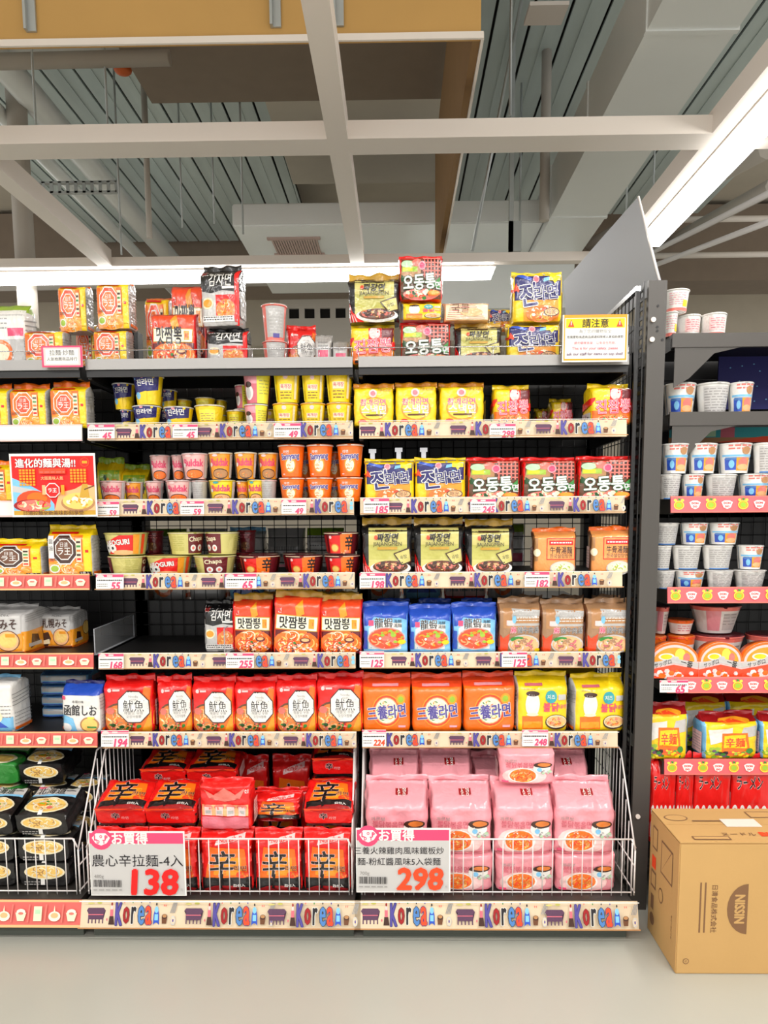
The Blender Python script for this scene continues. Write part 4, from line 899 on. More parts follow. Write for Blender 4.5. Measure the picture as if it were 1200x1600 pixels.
# wire cages of the floor bins
def cage(x0, x1, y0, label, left=True, right=True, ftop=.335, gap=None):
    xc = (x0+x1)/2; hw = (x1-x0)/2; t = empty('wire_basket', (xc, y0, .14)); tag(t, label, 'wire basket', 'floor bin wire baskets')
    bm = bmesh.new(); ht = ftop-.14; r = .0024
    n = int(2*hw/.033)
    for k in range(n+1): x = -hw + .01 + (2*hw-.02)*k/n; bar(bm, (x, 0, 0), (x, 0, ht), r*.8, 5)
    path(bm, [(-hw, .0, ht-.03), (-hw+.014, 0, ht), (hw-.014, 0, ht), (hw, 0, ht-.03)], r*1.25)
    for z in (.012,): bar(bm, (-hw+.01, 0, z), (hw-.01, 0, z), r)
    link('front_wires', finish('front_wires', bm, [m_whitewire]), t)
    for s, on in ((-1, left), (1, right)):
        if not on: continue
        bm = bmesh.new(); x = s*hw
        def top(y): return ht-.03 + min(1, max(0, (y-.02)/.2))*(.30)
        pts = [(x, .004, 0), (x, .004, ht-.04), (x, .2, ht+.24), (x, .5, ht+.26)]
        path(bm, pts, r*1.25)
        for k in range(1, 13):
            y = k*.04; bar(bm, (x, y, 0), (x, y, top(y)-.03 + .0), r*.8, 5)
        for z in (.012, .1): bar(bm, (x, 0, z), (x, .5, z), r)
        link('side_wires', finish('side_wires', bm, [m_whitewire]), t)
cage(-1.85, -.935, -.17, 'wire basket of the left floor bin holding the black packs')
cage(-.905, -.02, -.17, 'wire basket of the middle floor bin holding the red packs')
cage(.012, .915, -.17, 'wire basket of the right floor bin holding the pink packs')
t = empty('back_rods', (-.46, .3, .6)); tag(t, 'horizontal wire rods at the back of the middle floor bin', 'wire rods')
bm = bmesh.new()
for k in range(16): bar(bm, (-.3+k*.03, .1, -.12), (-.3+k*.03, .1, .04), .0014, 4)
bar(bm, (-.35, .1, .02), (.2, .1, .02), .002)
link('rods', finish('rods', bm, [m_chrome]), t)

# ---------------------------------------------------------------- signs and price tags
def card(name, px0, px1, py0, py1, Y, label, cat, artf, bg='white', group=None, tilt=0, th=.002, rzs=0, frame=None):
    xa, zb = atY((px0), py1, Y); xb, zt = atY(px1, py0, Y); w, h = xb-xa, zt-zb
    a = Art(w, h); artf(a); names = [bg] + ([frame] if frame else [])
    for i in a.items:
        if i[2] not in names: names.append(i[2])
    idx = {n_: i for i, n_ in enumerate(names)}
    bm = bmesh.new(); box(bm, -w/2, w/2, 0, th, 0, h, 0)
    a.lay(bm, lambda x, z, off: (x, -off*.5, z), idx, step=None)
    o = link(name, finish(name, bm, [P(n_) for n_ in names])); o.location = ((xa+xb)/2, Y, zb); o.rotation_euler = (tilt, 0, rzs)
    return tag(o, label, cat, group)
def barcode(a, u0, u1, v0, v1, m='ink', seed=1):
    rr = random.Random(seed); u = u0
    while u < u1:
        w = (u1-u0)*(.008+.02*rr.random()); a.r(u, v0, min(u1, u+w), v1, m); u += w + (u1-u0)*(.012+.02*rr.random())
def bigsign(lines_, price, small):
    def f(a):
        a.r(.0, 0, 1, 1, 'ltgrey').r(.01, .81, .985, .975, 'hotpink').r(0,.975,1,1,'white').r(.985,0,1,1,'white').r(0,0,1,.015,'white').r(0,0,.008,1,'white')
        a.c(.13, .88, .115, 'hotpink').poly([(.035,.9),(.08,.97),(.18,.97),(.225,.9),(.19,.82),(.13,.78),(.07,.82)], 'white')
        for k, (u, v, tx) in enumerate(((.075,.9,'L'),(.13,.92,'O'),(.185,.9,'P'),(.1,.84,'D'),(.16,.84,'T'))): a.t(tx, u, v, .026, 'hotpink', .08, hm=1.2)
        a.t('お買得', .43, .89, .37, 'white', .07, hm=1.05)
        n = len(lines_)
        for k, s_ in enumerate(lines_): a.t(s_, .5 if len(s_) > 11 or n == 1 else .455, (.55 if n == 1 else .655-.17*k), .95 if (n == 1 or k == 0) else .88, 'ink', .02)
        a.t(small, .09, .295, .1, 'grey'); barcode(a, .03, .33, .14, .25); a.lines(.03, .33, .09, 1, .05, 'grey', .015)
        a.t(price, .68, .22, .47, 'red' if price == '138' else 'tomato', .05, hm=1.02, shear=.08).t('元', .955, .1, .03, 'grey')
    return f
card('price_sign', 143, 288, 1299, 1399, -.215, 'large price sign reading 138 in red, clipped to the basket of red packs', 'price sign', bigsign(['農心辛拉麵-4入'], '138', '480g'))
card('price_sign', 557, 704, 1294, 1394, -.215, 'large price sign reading 248 in red, clipped to the basket of pink packs', 'price sign', bigsign(['三養火辣雞肉風味鐵板炒', '麵-粉紅醬風味5入袋麵'], '298', '700g'))
for o in C.objects:
    if o.name.startswith('price_sign') and '248' in str(o.get('label')): o['label'] = 'large price sign reading 298 in red, clipped to the basket of pink packs'
def notice(a):
    a.r(0,0,1,1,'amber').r(.04,.07,.96,.93,'white').r(.05,.72,.95,.92,'yellow').r(.0,0,1,.03,'white').r(0,0,.02,1,'white').r(.985,0,1,1,'white')
    for u in (.13, .87): a.poly([(u-.05,.74),(u+.05,.74),(u,.9)], 'tomato').r(u-.006,.78,u+.006,.86,'white')
    a.t('請注意', .5, .82, .4, 'ink', .03).t('為了您的購物安全', .5, .65, .5, 'grey', .02).t('若需要取高處商品請通知現場人員協助拿取', .5, .53, .86, 'ink', .02)
    a.t('請勿攀爬貨架，以免發生危險。', .5, .4, .64, 'rose', .02).t('This is for your safety, please', .5, .28, .7, 'rose', .02).t('ask our staff for items on top shelf', .5, .16, .86, 'purple', .02)
card('notice_sign', 878, 982, 491, 566, -.03, 'white and orange safety notice with warning triangles on the top shelf edge', 'sign', notice)
def poster(a):
    a.r(0,0,1,1,'white').r(.02,.1,.98,.96,'red').r(.02,.03,.98,.11,'gold').poly([(.02,.1),(.02,.62),(.2,.52),(.42,.35),(.5,.2),(.5,.1)], 'sky').poly([(.02,.5),(.02,.4),(.3,.34),(.3,.42)], 'ltgrey')
    a.e(.26, .26, .2, .16, 'tomato').e(.3,.3,.12,.09,'orange').e(.24,.18,.22,.1,'dred').noodles(.26,.18,.2,.09,'salmon',['cream','peach','red','lime'],20,31)
    a.poly([(.5,.1),(.56,.38),(.75,.44),(.86,.52),(.98,.48),(.98,.1)], 'peach').e(.78,.22,.2,.14,'tan').noodles(.78,.25,.18,.13,'noodle',['egg','amber','peach'],26,32).poly([(.8,.3),(.84,.52),(.9,.52),(.92,.3)], 'gold').poly([(.86,.44),(.98,.5),(.98,.48),(.86,.42)], 'brown')
    a.t('進化的麵與湯!!', .42, .85, .7, 'white', .06, out='maroon', ow=.03).c(.88, .86, .055, 'tomato').c(.88, .86, .045, 'red').r(.85,.84,.91,.88,'amber')
    for side in (.11, .71):
        for i in range(5):
            for k in range(6 if side < .5 else 5): a.r(side+i*.04, .72-k*.045, side+.028+i*.04, .752-k*.045, 'amber')
    a.r(.35, .68, .66, .76, 'tomato').lines(.36, .65, .7, 1, .05, 'salmon', .012).t('大阪風味人氣', .5, .61, .26, 'peach', .03)
    a.oct(.5, .42, .085, 'white').oct(.5, .42, .075, 'red').t('ラ王', .5, .42, .1, 'white', .06).r(.38,.35,.42,.5,'peach').r(.6,.35,.64,.5,'amber')
    a.t('日清拉麵全新美味即刻享受', .5, .065, .7, 'brown', .03)
card('poster', 20, 148, 708, 808, -.04, 'red ramen poster hanging from the third shelf of the left bay', 'poster', poster)
card('shelf_card', 66, 128, 540, 574, -.02, 'small white card with a pink border on the top shelf edge at left', 'card', lambda a: a.r(0,0,1,1,'hotpink').r(.05,.08,.95,.92,'palepink').r(.1,.15,.9,.85,'white').t('拉麵·炒麵', .5, .68, .6, 'ink', .02).t('人氣推薦商品排行', .5, .38, .74, 'ink', .02), 'palepink')
def tagart(price, w=1):
    def f(a):
        a.r(0, .8, 1, .97, 'hotpink').e(.16, .84, .13, .13, 'palepink').r(.4,.83,.6,.93,'palepink').lines(.05, .95, .58, 1, .1, 'ink', .07, len(price)*7).lines(.05, .42, .34, 2, .14, 'grey', .06)
        a.t(price, .72, .25, .15*len(price), 'hotpink' if price != '224' else 'tomato', .06, hm=1.1, shear=.15)
    return f
TAGS = [('45', 137, 178, 662, 688, 'second', 'middle bay at its left end'), ('45', 270, 308, 662, 686, 'second', 'middle bay near the small yellow cups'), ('49', 428, 470, 660, 685, 'second', 'middle bay under the amber cups'), ('298', 765, 806, 661, 684, 'second', 'right bay under the yellow and red pack'),
    ('59', 152, 185, 783, 808, 'third', 'middle bay at its left end'), ('59', 282, 318, 782, 806, 'third', 'middle bay under the rose cups'), ('49', 440, 478, 780, 805, 'third', 'middle bay under the orange cups'), ('185', 568, 608, 778, 803, 'third', 'right bay under the blue packs'), ('245', 735, 775, 779, 802, 'third', 'right bay under the red packs'),
    ('55', 150, 192, 897, 922, 'fourth', 'middle bay'), ('65', 352, 400, 896, 921, 'fourth', 'middle bay'), ('198', 562, 602, 895, 920, 'fourth', 'right bay'), ('182', 820, 859, 893, 918, 'fourth', 'right bay'),
    ('168', 154, 192, 1021, 1046, 'fifth', 'middle bay'), ('255', 353, 396, 1020, 1044, 'fifth', 'middle bay'), ('125', 562, 600, 1018, 1043, 'fifth', 'right bay under the blue packs'), ('125', 784, 824, 1018, 1042, 'fifth', 'right bay under the brown packs'),
    ('194', 158, 200, 1142, 1167, 'sixth', 'middle bay'), ('224', 566, 603, 1141, 1167, 'sixth', 'right bay'), ('248', 816, 857, 1141, 1166, 'sixth', 'right bay'), ('65', 1031, 1076, 1063, 1082, 'fifth', 'far right fixture')]
for (pr, x0, x1, y0, y1, sh, where) in TAGS:
    card('price_tag', x0, x1, y0, y1, -.014, 'price tag reading %s, %s shelf rail, %s' % (pr, sh, where), 'price tag', tagart(pr), 'white', 'shelf price tags', tilt=-.12)

# ---------------------------------------------------------------- the stock
G = dict(cat='noodle pack')
T0 = ZD[0]
Yt = .06
row('orange and yellow ramen pack on the top shelf at left', 'noodle pack', 'orange ramen packs on the top shelf', [
    ('king_orange', 36, 98, 497, {}), ('king_orange', 145, 198, 503, {})], T0, Yt, rz=.0, h=.124)
row('orange and yellow ramen pack set on another pack, top shelf', 'noodle pack', 'orange ramen packs on the top shelf', [
    ('king_orange', 90, 134, 450, {'Y': .09}), ('king_orange', 150, 202, 446, {})], T0+.125, Yt)
row('orange ramen pack half hidden behind others on the top shelf', 'noodle pack', 'orange ramen packs on the top shelf', [
    ('king_orange', 118, 150, 510, {'Y': .2}), ('king_orange', 226, 264, 468, {'Y': .26, 'z': T0+.05})], T0, Yt)
row('pale grey pack with a lime top at the left end of the top shelf', 'noodle pack', None, [('pale_pack', -30, 40, 480)], T0, .1)
row('red pack with cream Korean title on the top shelf', 'noodle pack', 'red seafood packs', [
    ('jjamppong_box', 236, 304, 493, {'label': 'red pack with cream title panel lying in front on the top shelf'}),
    ('jjamppong_box', 267, 320, 450, {'Y': .2, 'z': T0+.05, 'label': 'red pack with cream title panel behind the black topped packs, top shelf'})], T0, Yt)
row('black topped potato noodle pack', 'noodle pack', 'black topped potato packs', [
    ('potato_black', 322, 384, 495, {'label': 'black topped potato noodle pack, lower of two stacked on the top shelf', 'h': .128}),
    ('potato_black', 314, 374, 421, {'z': T0+.13, 'rz': -.08, 'label': 'black topped potato noodle pack, upper of two stacked on the top shelf'})], T0, Yt)
for i, z in enumerate((0, .083)):
    put('whiteorange_cup', 406, 447, 500, T0+z, .07, h=.082 if i == 0 else .12, label='white and orange noodle cup, %s of two stacked on the top shelf' % ('lower', 'upper')[i], cat='noodle cup', group='white and orange cups')
put('squid_red', 447, 492, 512, T0, .16, rz=.3, label='red squid noodle pack leaning behind the white orange cups, top shelf', cat='noodle pack')
row('flat silver and pink pack lying on the top shelf', 'noodle pack', 'flat silver packs', [('silver_flat', 492, 518, 525), ('silver_flat', 519, 545, 535)], T0, .12)
put('jinjj_yellow', 548, 616, 487, T0, Yt, label='yellow and red pack under the olive pack on the top shelf', cat='noodle pack', group='yellow and red packs', h=.135)
put('jjajang_olive', 545, 624, 412, T0+.137, Yt, h=.16, label='olive black bean noodle pack stacked at the centre of the top shelf', cat='noodle pack', group='olive packs')
put('odong_red', 626, 704, 488, T0, Yt, h=.14, label='red brown udon pack, lowest in the stack on the top shelf', cat='noodle pack', group='red brown udon packs')
put('cheese_yellow', 628, 690, 457, T0+.142, Yt, h=.065, label='squashed yellow pack between two red brown udon packs, top shelf', cat='noodle pack')
put('odong_red', 624, 691, 394, T0+.208, Yt, h=.145, label='red brown udon pack at the very top of its stack', cat='noodle pack', group='red brown udon packs')
put('jjajang_olive', 712, 784, 486, T0, Yt, h=.135, label='olive black bean noodle pack left of the lower blue pack, top shelf', cat='noodle pack', group='olive packs')
put('peach_pack', 694, 764, 457, T0+.137, Yt, h=.065, label='peach coloured flat pack lying on an olive pack, top shelf', cat='noodle pack')
put('jin_blue', 794, 876, 490, T0, Yt, h=.132, label='blue and yellow pack, lower of two stacked on the top shelf', cat='noodle pack', group='blue and yellow packs')
put('jin_blue', 803, 880, 412, T0+.134, Yt, h=.165, rz=-.06, label='blue and yellow pack, upper of two stacked on the top shelf', cat='noodle pack', group='blue and yellow packs')
put('jin_blue', 765, 800, 450, T0+.134, .2, h=.08, label='small blue and yellow pack end showing behind the stacked ones, top shelf', cat='noodle pack', group='blue and yellow packs')

# second shelf
z = ZD[1]
row('yellow ramen pack with orange octagon on the second shelf', 'noodle pack', 'yellow octagon ramen packs', [('king_fin', -48, 12, 603), ('king_fin', 14, 72, 603), ('king_fin', 77, 135, 600)], z)
row('small blue and yellow noodle cup in front, second shelf', 'noodle cup', 'blue and yellow cups', [('jin_cup', 201, 247, 633, {'h': .075}), ('jin_cup_low', 250, 298, 634, {'h': .07})], z, .03)
row('blue and yellow cup stacked on another or behind, second shelf', 'noodle cup', 'blue and yellow cups', [('jin_cup', 170, 207, 592, {'Y': .12, 'z': z+.075, 'h': .09}), ('jin_cup', 201, 250, 585, {'z': z+.078, 'h': .1}), ('jin_cup', 246, 273, 599, {'Y': .15, 'z': z+.075, 'h': .07})], z, .03)
row('blue and yellow cup at the back under another, second shelf', 'noodle cup', 'blue and yellow cups', [('jin_cup', 184, 204, 633, {'Y': .12, 'h': .073}), ('jin_cup', 247, 272, 632, {'Y': .15, 'h': .073})], z, .12)
row('plain yellow noodle cup on the second shelf', 'noodle cup', 'plain yellow cups', [('yellow_cup', 299, 347, 632, {'h': .075}), ('yellow_cup', 350, 380, 642, {'Y': .1, 'h': .065})], z, .03)
row('yellow cup standing on a back cup, second shelf', 'noodle cup', 'plain yellow cups', [('yellow_cup', 272, 296, 610, {'Y': .2}), ('yellow_cup', 301, 333, 610, {'Y': .16}), ('yellow_cup', 334, 352, 618, {'Y': .22})], z+.068, h=.05)
row('yellow cup at the back holding another up, second shelf', 'noodle cup', 'plain yellow cups', [('yellow_cup', 273, 298, 640, {'Y': .2}), ('yellow_cup', 330, 352, 640, {'Y': .22})], z, h=.066)
row('pink and yellow cup with a lady print, second shelf', 'noodle cup', 'pink and yellow cups', [('spoon_cup', 378, 417, 631, {'h': .076, 'label': 'pink and yellow noodle cup, lower in front, second shelf'}), ('spoon_cup', 376, 421, 580, {'z': z+.079, 'h': .104, 'label': 'pink and yellow noodle cup, upper in front, second shelf'}), ('spoon_cup', 362, 388, 635, {'Y': .14, 'h': .075, 'label': 'pink noodle cup low down behind the front pink stack'}), ('spoon_cup', 364, 390, 600, {'Y': .14, 'z': z+.078, 'h': .08, 'label': 'pink noodle cup at the back, stacked behind the front pink stack'})], z, .03)
row('amber noodle cup in the lower row of the second shelf', 'noodle cup', 'amber cups', [('amber_cup', 423, 465, 629), ('amber_cup', 467, 508, 628), ('amber_cup', 508, 550, 626)], z, .03, h=.078)
row('amber noodle cup in the upper row of the second shelf', 'noodle cup', 'amber cups', [('amber_cup', 424, 468, 580, {'h': .105}), ('amber_cup', 469, 507, 582, {'h': .1}), ('amber_cup_tall', 506, 551, 573, {'h': .115})], z+.081, .03)
row('amber cup showing between front cups, second shelf', 'noodle cup', 'amber cups behind', [('amber_cup', 408, 436, 640), ('amber_cup', 453, 482, 640), ('amber_cup', 495, 522, 640)], z, .16, h=.075)
row('bright yellow sesame noodle pack on the second shelf', 'noodle pack', 'bright yellow sesame packs', [('sesame_yellow', 552, 615, 602), ('sesame_yellow', 618, 683, 600), ('sesame_yellow', 687, 757, 600)], z)
row('bright yellow sesame pack behind the front ones, second shelf', 'noodle pack', 'bright yellow sesame packs', [('sesame_yellow', 585, 630, 598), ('sesame_yellow', 655, 690, 598)], z, .18, h=.155)
row('yellow, red and maroon pack', 'noodle pack', 'yellow and red packs', [('jinjj_yellow', 772, 829, 605, {'label': 'yellow and maroon pack with white Korean title mid second shelf'}), ('jinjj_yellow', 922, 988, 603, {'rz': .12, 'label': 'yellow and maroon pack with white Korean title at right end, second shelf'})], z, .03)
row('yellow red pack deep on the second shelf in the gap', 'noodle pack', 'yellow and red packs', [('jinjj_yellow', 838, 860, 634, {'Y': .3, 'h': .09}), ('jinjj_yellow', 862, 896, 622, {'Y': .2, 'h': .11})], z)

# third shelf
z = ZD[2]
row('yellow ramen pack behind the red poster, third shelf', 'noodle pack', 'yellow octagon ramen packs', [('king_fin', -42, 20, 722), ('king_fin', 24, 84, 722)], z)
row('yellow and lime soft pack at the back of the third shelf', 'noodle pack', 'yellow lime packs at the back', [('green_yellow', 150, 190, 718), ('green_yellow', 188, 230, 728)], z, .25)
row('rose coloured noodle cup in the lower row, third shelf', 'noodle cup', 'rose cups', [('rose_cup', 150, 191, 745), ('rose_cup', 223, 252, 749, {'Y': .08}), ('rose_cup', 254, 297, 745)], z, .03, h=.076)
row('amber chicken noodle cup in the lower row, third shelf', 'noodle cup', 'amber chicken cups', [('amber_bul_cup', 190, 220, 750, {'Y': .08}), ('amber_bul_cup', 366, 388, 748, {'Y': .06})], z, .03, h=.074)
row('rose noodle cup in the upper row, third shelf', 'noodle cup', 'rose cups', [('rose_cup', 230, 263, 710, {'Y': .1}), ('rose_cup', 264, 290, 709, {'Y': .1}), ('rose_cup', 279, 322, 703)], z+.079, .03, h=.088)
row('blank backed grey noodle cup, lower row of third shelf', 'noodle cup', 'cups turned back to front', [('blank_cup', 295, 322, 746, {'Y': .05}), ('blank_cup', 403, 431, 744, {'Y': .05})], z, .03, h=.076)
row('yellow cheese noodle cup, lower row of third shelf', 'noodle cup', 'yellow cheese cups', [('cheese_cup', 322, 365, 745), ('cheese_cup', 383, 412, 744, {'Y': .045})], z, .03, h=.076)
row('amber noodle cup, upper row of third shelf', 'noodle cup', 'amber chicken cups', [('amber_bul_cup', 322, 361, 704), ('amber_bul_cup', 363, 399, 700), ('amber_bul_cup', 400, 434, 703, {'Y': .06})], z+.079, .03, h=.09)
row('orange noodle cup in the lower row, third shelf', 'noodle cup', 'orange cups', [('samyang_cup', 433, 475, 743), ('samyang_cup', 476, 520, 743), ('samyang_cup', 523, 567, 741)], z, .03, h=.082)
row('orange noodle cup in the upper row, third shelf', 'noodle cup', 'orange cups', [('samyang_cup', 431, 475, 690), ('samyang_cup', 476, 520, 690), ('samyang_cup', 524, 568, 689)], z+.085, .03, h=.108)
row('orange cup glimpsed behind the front orange cups', 'noodle cup', 'orange cups behind', [('samyang_cup', 462, 490, 745), ('samyang_cup', 506, 538, 745)], z, .15, h=.08)
row('orange cup glimpsed behind the upper orange cups', 'noodle cup', 'orange cups behind', [('samyang_cup', 462, 490, 702), ('samyang_cup', 506, 538, 702)], z+.083, .15, h=.095)
row('blue and yellow noodle pack on the third shelf', 'noodle pack', 'blue and yellow packs', [('jin_blue', 570, 647, 718), ('jin_blue', 649, 728, 716)], z)
row('red brown udon pack with white title on the third shelf', 'noodle pack', 'red brown udon packs', [('odong_red', 731, 813, 716), ('odong_red', 817, 901, 716), ('odong_red', 905, 989, 714)], z)
for i, (px, py) in enumerate(((582, 708), (623, 706), (662, 706))):
    X, Z = atY(px, py, .12); t = empty('display_hook', (X, .12, Z)); tag(t, 'small metal display clip above the blue packs' + ordn(i, 3), 'clip', 'metal display clips')
    boxes('clip_head', [(-.013, .013, 0, .008, .0, .014)], m_chrome, t); boxes('clip_tongue', [(-.008, .008, .001, .006, -.03, 0)], m_chrome, t)
    boxes('hook_arm', [(-.002, .002, .006, .37, .004, .008)], m_chrome, t)

# fourth shelf
z = ZD[3]
row('yellow ramen pack with brown octagon on the fourth shelf', 'noodle pack', 'brown octagon ramen packs', [('king_brown', -18, 64, 843), ('king_brown', 72, 143, 822)], z)
row('bowl in the lower row of the fourth shelf', 'noodle bowl', 'khaki noodle bowls', [('chapa_bowl', 160, 221, 868, {'rz': 1.57, 'label': 'plain khaki side of a noodle bowl, lower left, fourth shelf'}), ('raccoon_bowl', 219, 293, 866, {'label': 'red and khaki noodle bowl, lower row middle, fourth shelf'}), ('chapa_bowl', 295, 363, 866, {'label': 'maroon and khaki noodle bowl, lower row, fourth shelf'})], z, .03, h=.067)
row('bowl in the upper row of the fourth shelf', 'noodle bowl', 'khaki noodle bowls', [('raccoon_bowl', 152, 222, 827, {'label': 'red and khaki noodle bowl at the left of the upper row, fourth shelf'}), ('chapa_bowl', 255, 313, 825, {'rz': .75, 'label': 'khaki bowl turned so its print faces aside, upper row, fourth shelf', 'Y': .05}), ('chapa_bowl', 314, 369, 822, {'rz': -.75, 'label': 'khaki bowl with printed edge, rightmost of the upper row, fourth shelf', 'Y': .05})], z+.071, .03, h=.077)
row('dark maroon noodle cup between the khaki bowls, fourth shelf', 'noodle cup', 'maroon cups', [('maroon_cup', 222, 252, 824, {'Y': .18}), ('maroon_cup', 368, 398, 818, {'Y': .19})], z+.071, .1, h=.08)
row('dark maroon cup at the back supporting another, fourth shelf', 'noodle cup', 'maroon cups', [('maroon_cup', 224, 252, 860, {'Y': .19}), ('maroon_cup', 362, 392, 858, {'Y': .2})], z, .1, h=.069)
row('red and black noodle bowl in front, fourth shelf', 'noodle bowl', 'red and black bowls', [('shin_bowl', 368, 433, 863), ('shin_bowl', 442, 502, 863), ('shin_bowl', 504, 562, 861)], z, .03, h=.066)
put('shin_bowl', 503, 560, 823, z+.07, .03, h=.075, label='red and black noodle bowl stacked on the right one, fourth shelf', cat='noodle bowl', group='red and black bowls')
row('dark lidded red bowl in the second line, fourth shelf', 'noodle bowl', 'red and black bowls behind', [('shin_bowl', 380, 432, 855), ('shin_bowl', 438, 492, 853), ('shin_bowl', 505, 555, 853)], z, .2, h=.066)
row('olive and black bean noodle pack on the fourth shelf', 'noodle pack', 'olive packs', [('jjajang_olive', 566, 643, 812), ('jjajang_olive', 648, 724, 812), ('jjajang_olive', 729, 803, 814)], z)
row('orange beef bone noodle pack on the fourth shelf', 'noodle pack', 'orange beef bone packs', [('beef_orange', 836, 902, 826, {'rz': -.1}), ('beef_orange', 926, 989, 824, {'rz': -.06})], z)
X, Z = atY(810, 850, .1)

# fifth shelf
z = ZD[4]
put('sapporo_white', -38, 38, 945, z, .04, rz=.0, label='white miso ramen pack turned sideways at the left edge, fifth shelf', cat='noodle pack', group='white miso packs')
put('sapporo_white', 60, 112, 948, z, .17, rz=-.0, label='white miso ramen pack with orange base beside the empty space', cat='noodle pack', group='white miso packs')
put('potato_black', 318, 368, 938, z, .08, label='black topped potato noodle pack beside the empty space, fifth shelf', cat='noodle pack', group='black topped potato packs')
row('red seafood noodle pack with cream title, fifth shelf', 'noodle pack', 'red seafood packs', [('jjamppong_red', 364, 424, 930, {'Y': .06}), ('jjamppong_red', 424, 496, 925, {'Y': .015}), ('jjamppong_red', 499, 565, 930, {'Y': .03})], z, .04)
bpy.context.view_layer.update()
for o in C.objects:
    if str(o.get('label', '')).startswith('red seafood noodle pack with cream title, fifth shelf, middle'): o.rotation_euler = (0, .06, .02)
row('red seafood pack behind the front ones, fifth shelf', 'noodle pack', 'red seafood packs', [('jjamppong_red', 395, 440, 931), ('jjamppong_red', 470, 520, 928), ('jjamppong_red', 515, 560, 925)], z, .2, h=.19)
row('blue lobster noodle pack on the fifth shelf', 'noodle pack', 'blue lobster packs', [('lobster_blue', 567, 638, 942), ('lobster_blue', 640, 705, 946), ('lobster_blue', 707, 776, 943)], z)
row('brown beef noodle pack with a pink title mark, fifth shelf', 'noodle pack', 'brown beef packs', [('beef_brown', 780, 845, 935), ('beef_brown', 847, 914, 937), ('beef_brown', 917, 986, 936)], z)
row('brown beef pack in the second line, fifth shelf', 'noodle pack', 'brown beef packs', [('beef_brown', 800, 850, 932), ('beef_brown', 865, 915, 932), ('beef_brown', 928, 975, 932)], z, .2, h=.175)
row('blue lobster pack in the second line, fifth shelf', 'noodle pack', 'blue lobster packs', [('lobster_blue', 590, 640, 938), ('lobster_blue', 655, 705, 938), ('lobster_blue', 722, 770, 938)], z, .2, h=.165)
# clear dividers on the empty stretch
for i, px in enumerate((150, 352)):
    X = atY(px, 1010, .03)[0]; t = empty('shelf_divider', (X, .02, z)); tag(t, 'clear acrylic shelf divider on the fifth shelf, ' + ('left of the empty space', 'beside the black topped pack')[i], 'shelf divider', 'acrylic dividers')
    bm = bmesh.new(); box(bm, -.001, .001, 0, .4, 0, .09); link('divider_plate', finish('divider_plate', bm, [m_clear]), t)
    boxes('bright_edge', [(-.0015, .0015, 0, .4, .09, .092), (-.0015, .0015, -.002, 0, 0, .092), (-.0015, .0015, .4, .402, 0, .09), (-.006, .006, 0, .4, 0, .0015)], m_panel, t)

# sixth shelf
z = ZD[5]
put('snow_blue', -50, 20, 1055, z, .03, rz=-.1, label='white and light blue ramen pack at the left edge, sixth shelf', cat='noodle pack')
X = atY(80, 1100, .1)[0]
for k in range(4):
    place('blue_lying', (X-.01, .3, z + .002 + k*.043), (0, 0, 0), (.95, 1, .85), 'light blue pack lying flat, ' + ('bottom', 'second from bottom', 'third from bottom', 'top')[k] + ' of the stack on the sixth shelf', 'noodle pack', 'light blue packs lying flat')
put('hakodate_blue', 95, 158, 1064, z, .03, rz=-.05, label='white salt ramen pack with a blue top, sixth shelf', cat='noodle pack')
row('red squid noodle pack with white octagon, sixth shelf', 'noodle pack', 'red squid packs', [('squid_red', 161, 238, 1056), ('squid_red', 244, 296, 1056, {'rz': .3}), ('squid_red', 300, 366, 1058), ('squid_red', 366, 431, 1058), ('squid_red', 431, 494, 1055), ('squid_red', 495, 567, 1052)], z, .04)
row('red squid pack in the second line, sixth shelf', 'noodle pack', 'red squid packs', [('squid_red', 200, 255, 1062), ('squid_red', 318, 370, 1062), ('squid_red', 396, 446, 1062), ('squid_red', 470, 520, 1060)], z, .2, h=.165)
row('orange ramen pack with blue title, sixth shelf', 'noodle pack', 'orange family packs', [('samyang_orange', 567, 641, 1053), ('samyang_orange', 644, 722, 1053), ('samyang_orange', 725, 805, 1051)], z)
row('yellow cheese noodle pack with teal roundel, sixth shelf', 'noodle pack', 'yellow cheese packs', [('cheese_yellow', 808, 888, 1050), ('cheese_yellow', 896, 977, 1053, {'rz': .06})], z)
put('cheese_yellow', 850, 935, 1045, z, .22, h=.19, label='yellow cheese pack in the second line, sixth shelf', cat='noodle pack', group='yellow cheese packs')

# ---------------------------------------------------------------- floor bins
ZF = .141
NP = 'noodle pack'
# middle bin: red packs
row('red spicy noodle pack standing behind the basket wires', NP, 'red spicy packs', [('shin_red', 146, 226, 1318), ('shin_red', 229, 309, 1318), ('shin_red', 312, 394, 1318), ('shin_red', 397, 471, 1312), ('shin_red', 474, 548, 1308)], ZF, -.15, h=.205)
def flat(key, px0, px1, pyf, Y, z, label, group, sc_=(1, .96, 1), rz=0, tilt=0):
    p = PROTO[key]; xa, xb = atY(px0, pyf, Y)[0], atY(px1, pyf, Y)[0]; s = (xb-xa)/p['w']
    return place(key, ((xa+xb)/2, Y + .005, z + p['d']/2*sc_[1]), (-PI/2 + tilt, 0, rz), (s, sc_[1], sc_[2]), label, NP, group)
RG = 'red spicy packs'
z1 = ZF + .212
flat('shin_flat', 148, 228, 1280, -.12, z1, 'red spicy pack lying face up at the front left of its bin', RG, tilt=.34)
flat('shin_flat', 226, 306, 1280, -.12, z1, 'red spicy pack lying face up, second from left at the front', RG, tilt=.34)
p = put('shin_back', 311, 392, 1212, z1, -.13, h=.16, label='red pack turned sideways showing its four bundles through clear film', cat=NP)
put('shin_red', 396, 470, 1243, z1, -.06, h=.09, label='red spicy pack sunk low between the bundle pack and right stack', cat=NP, group=RG)
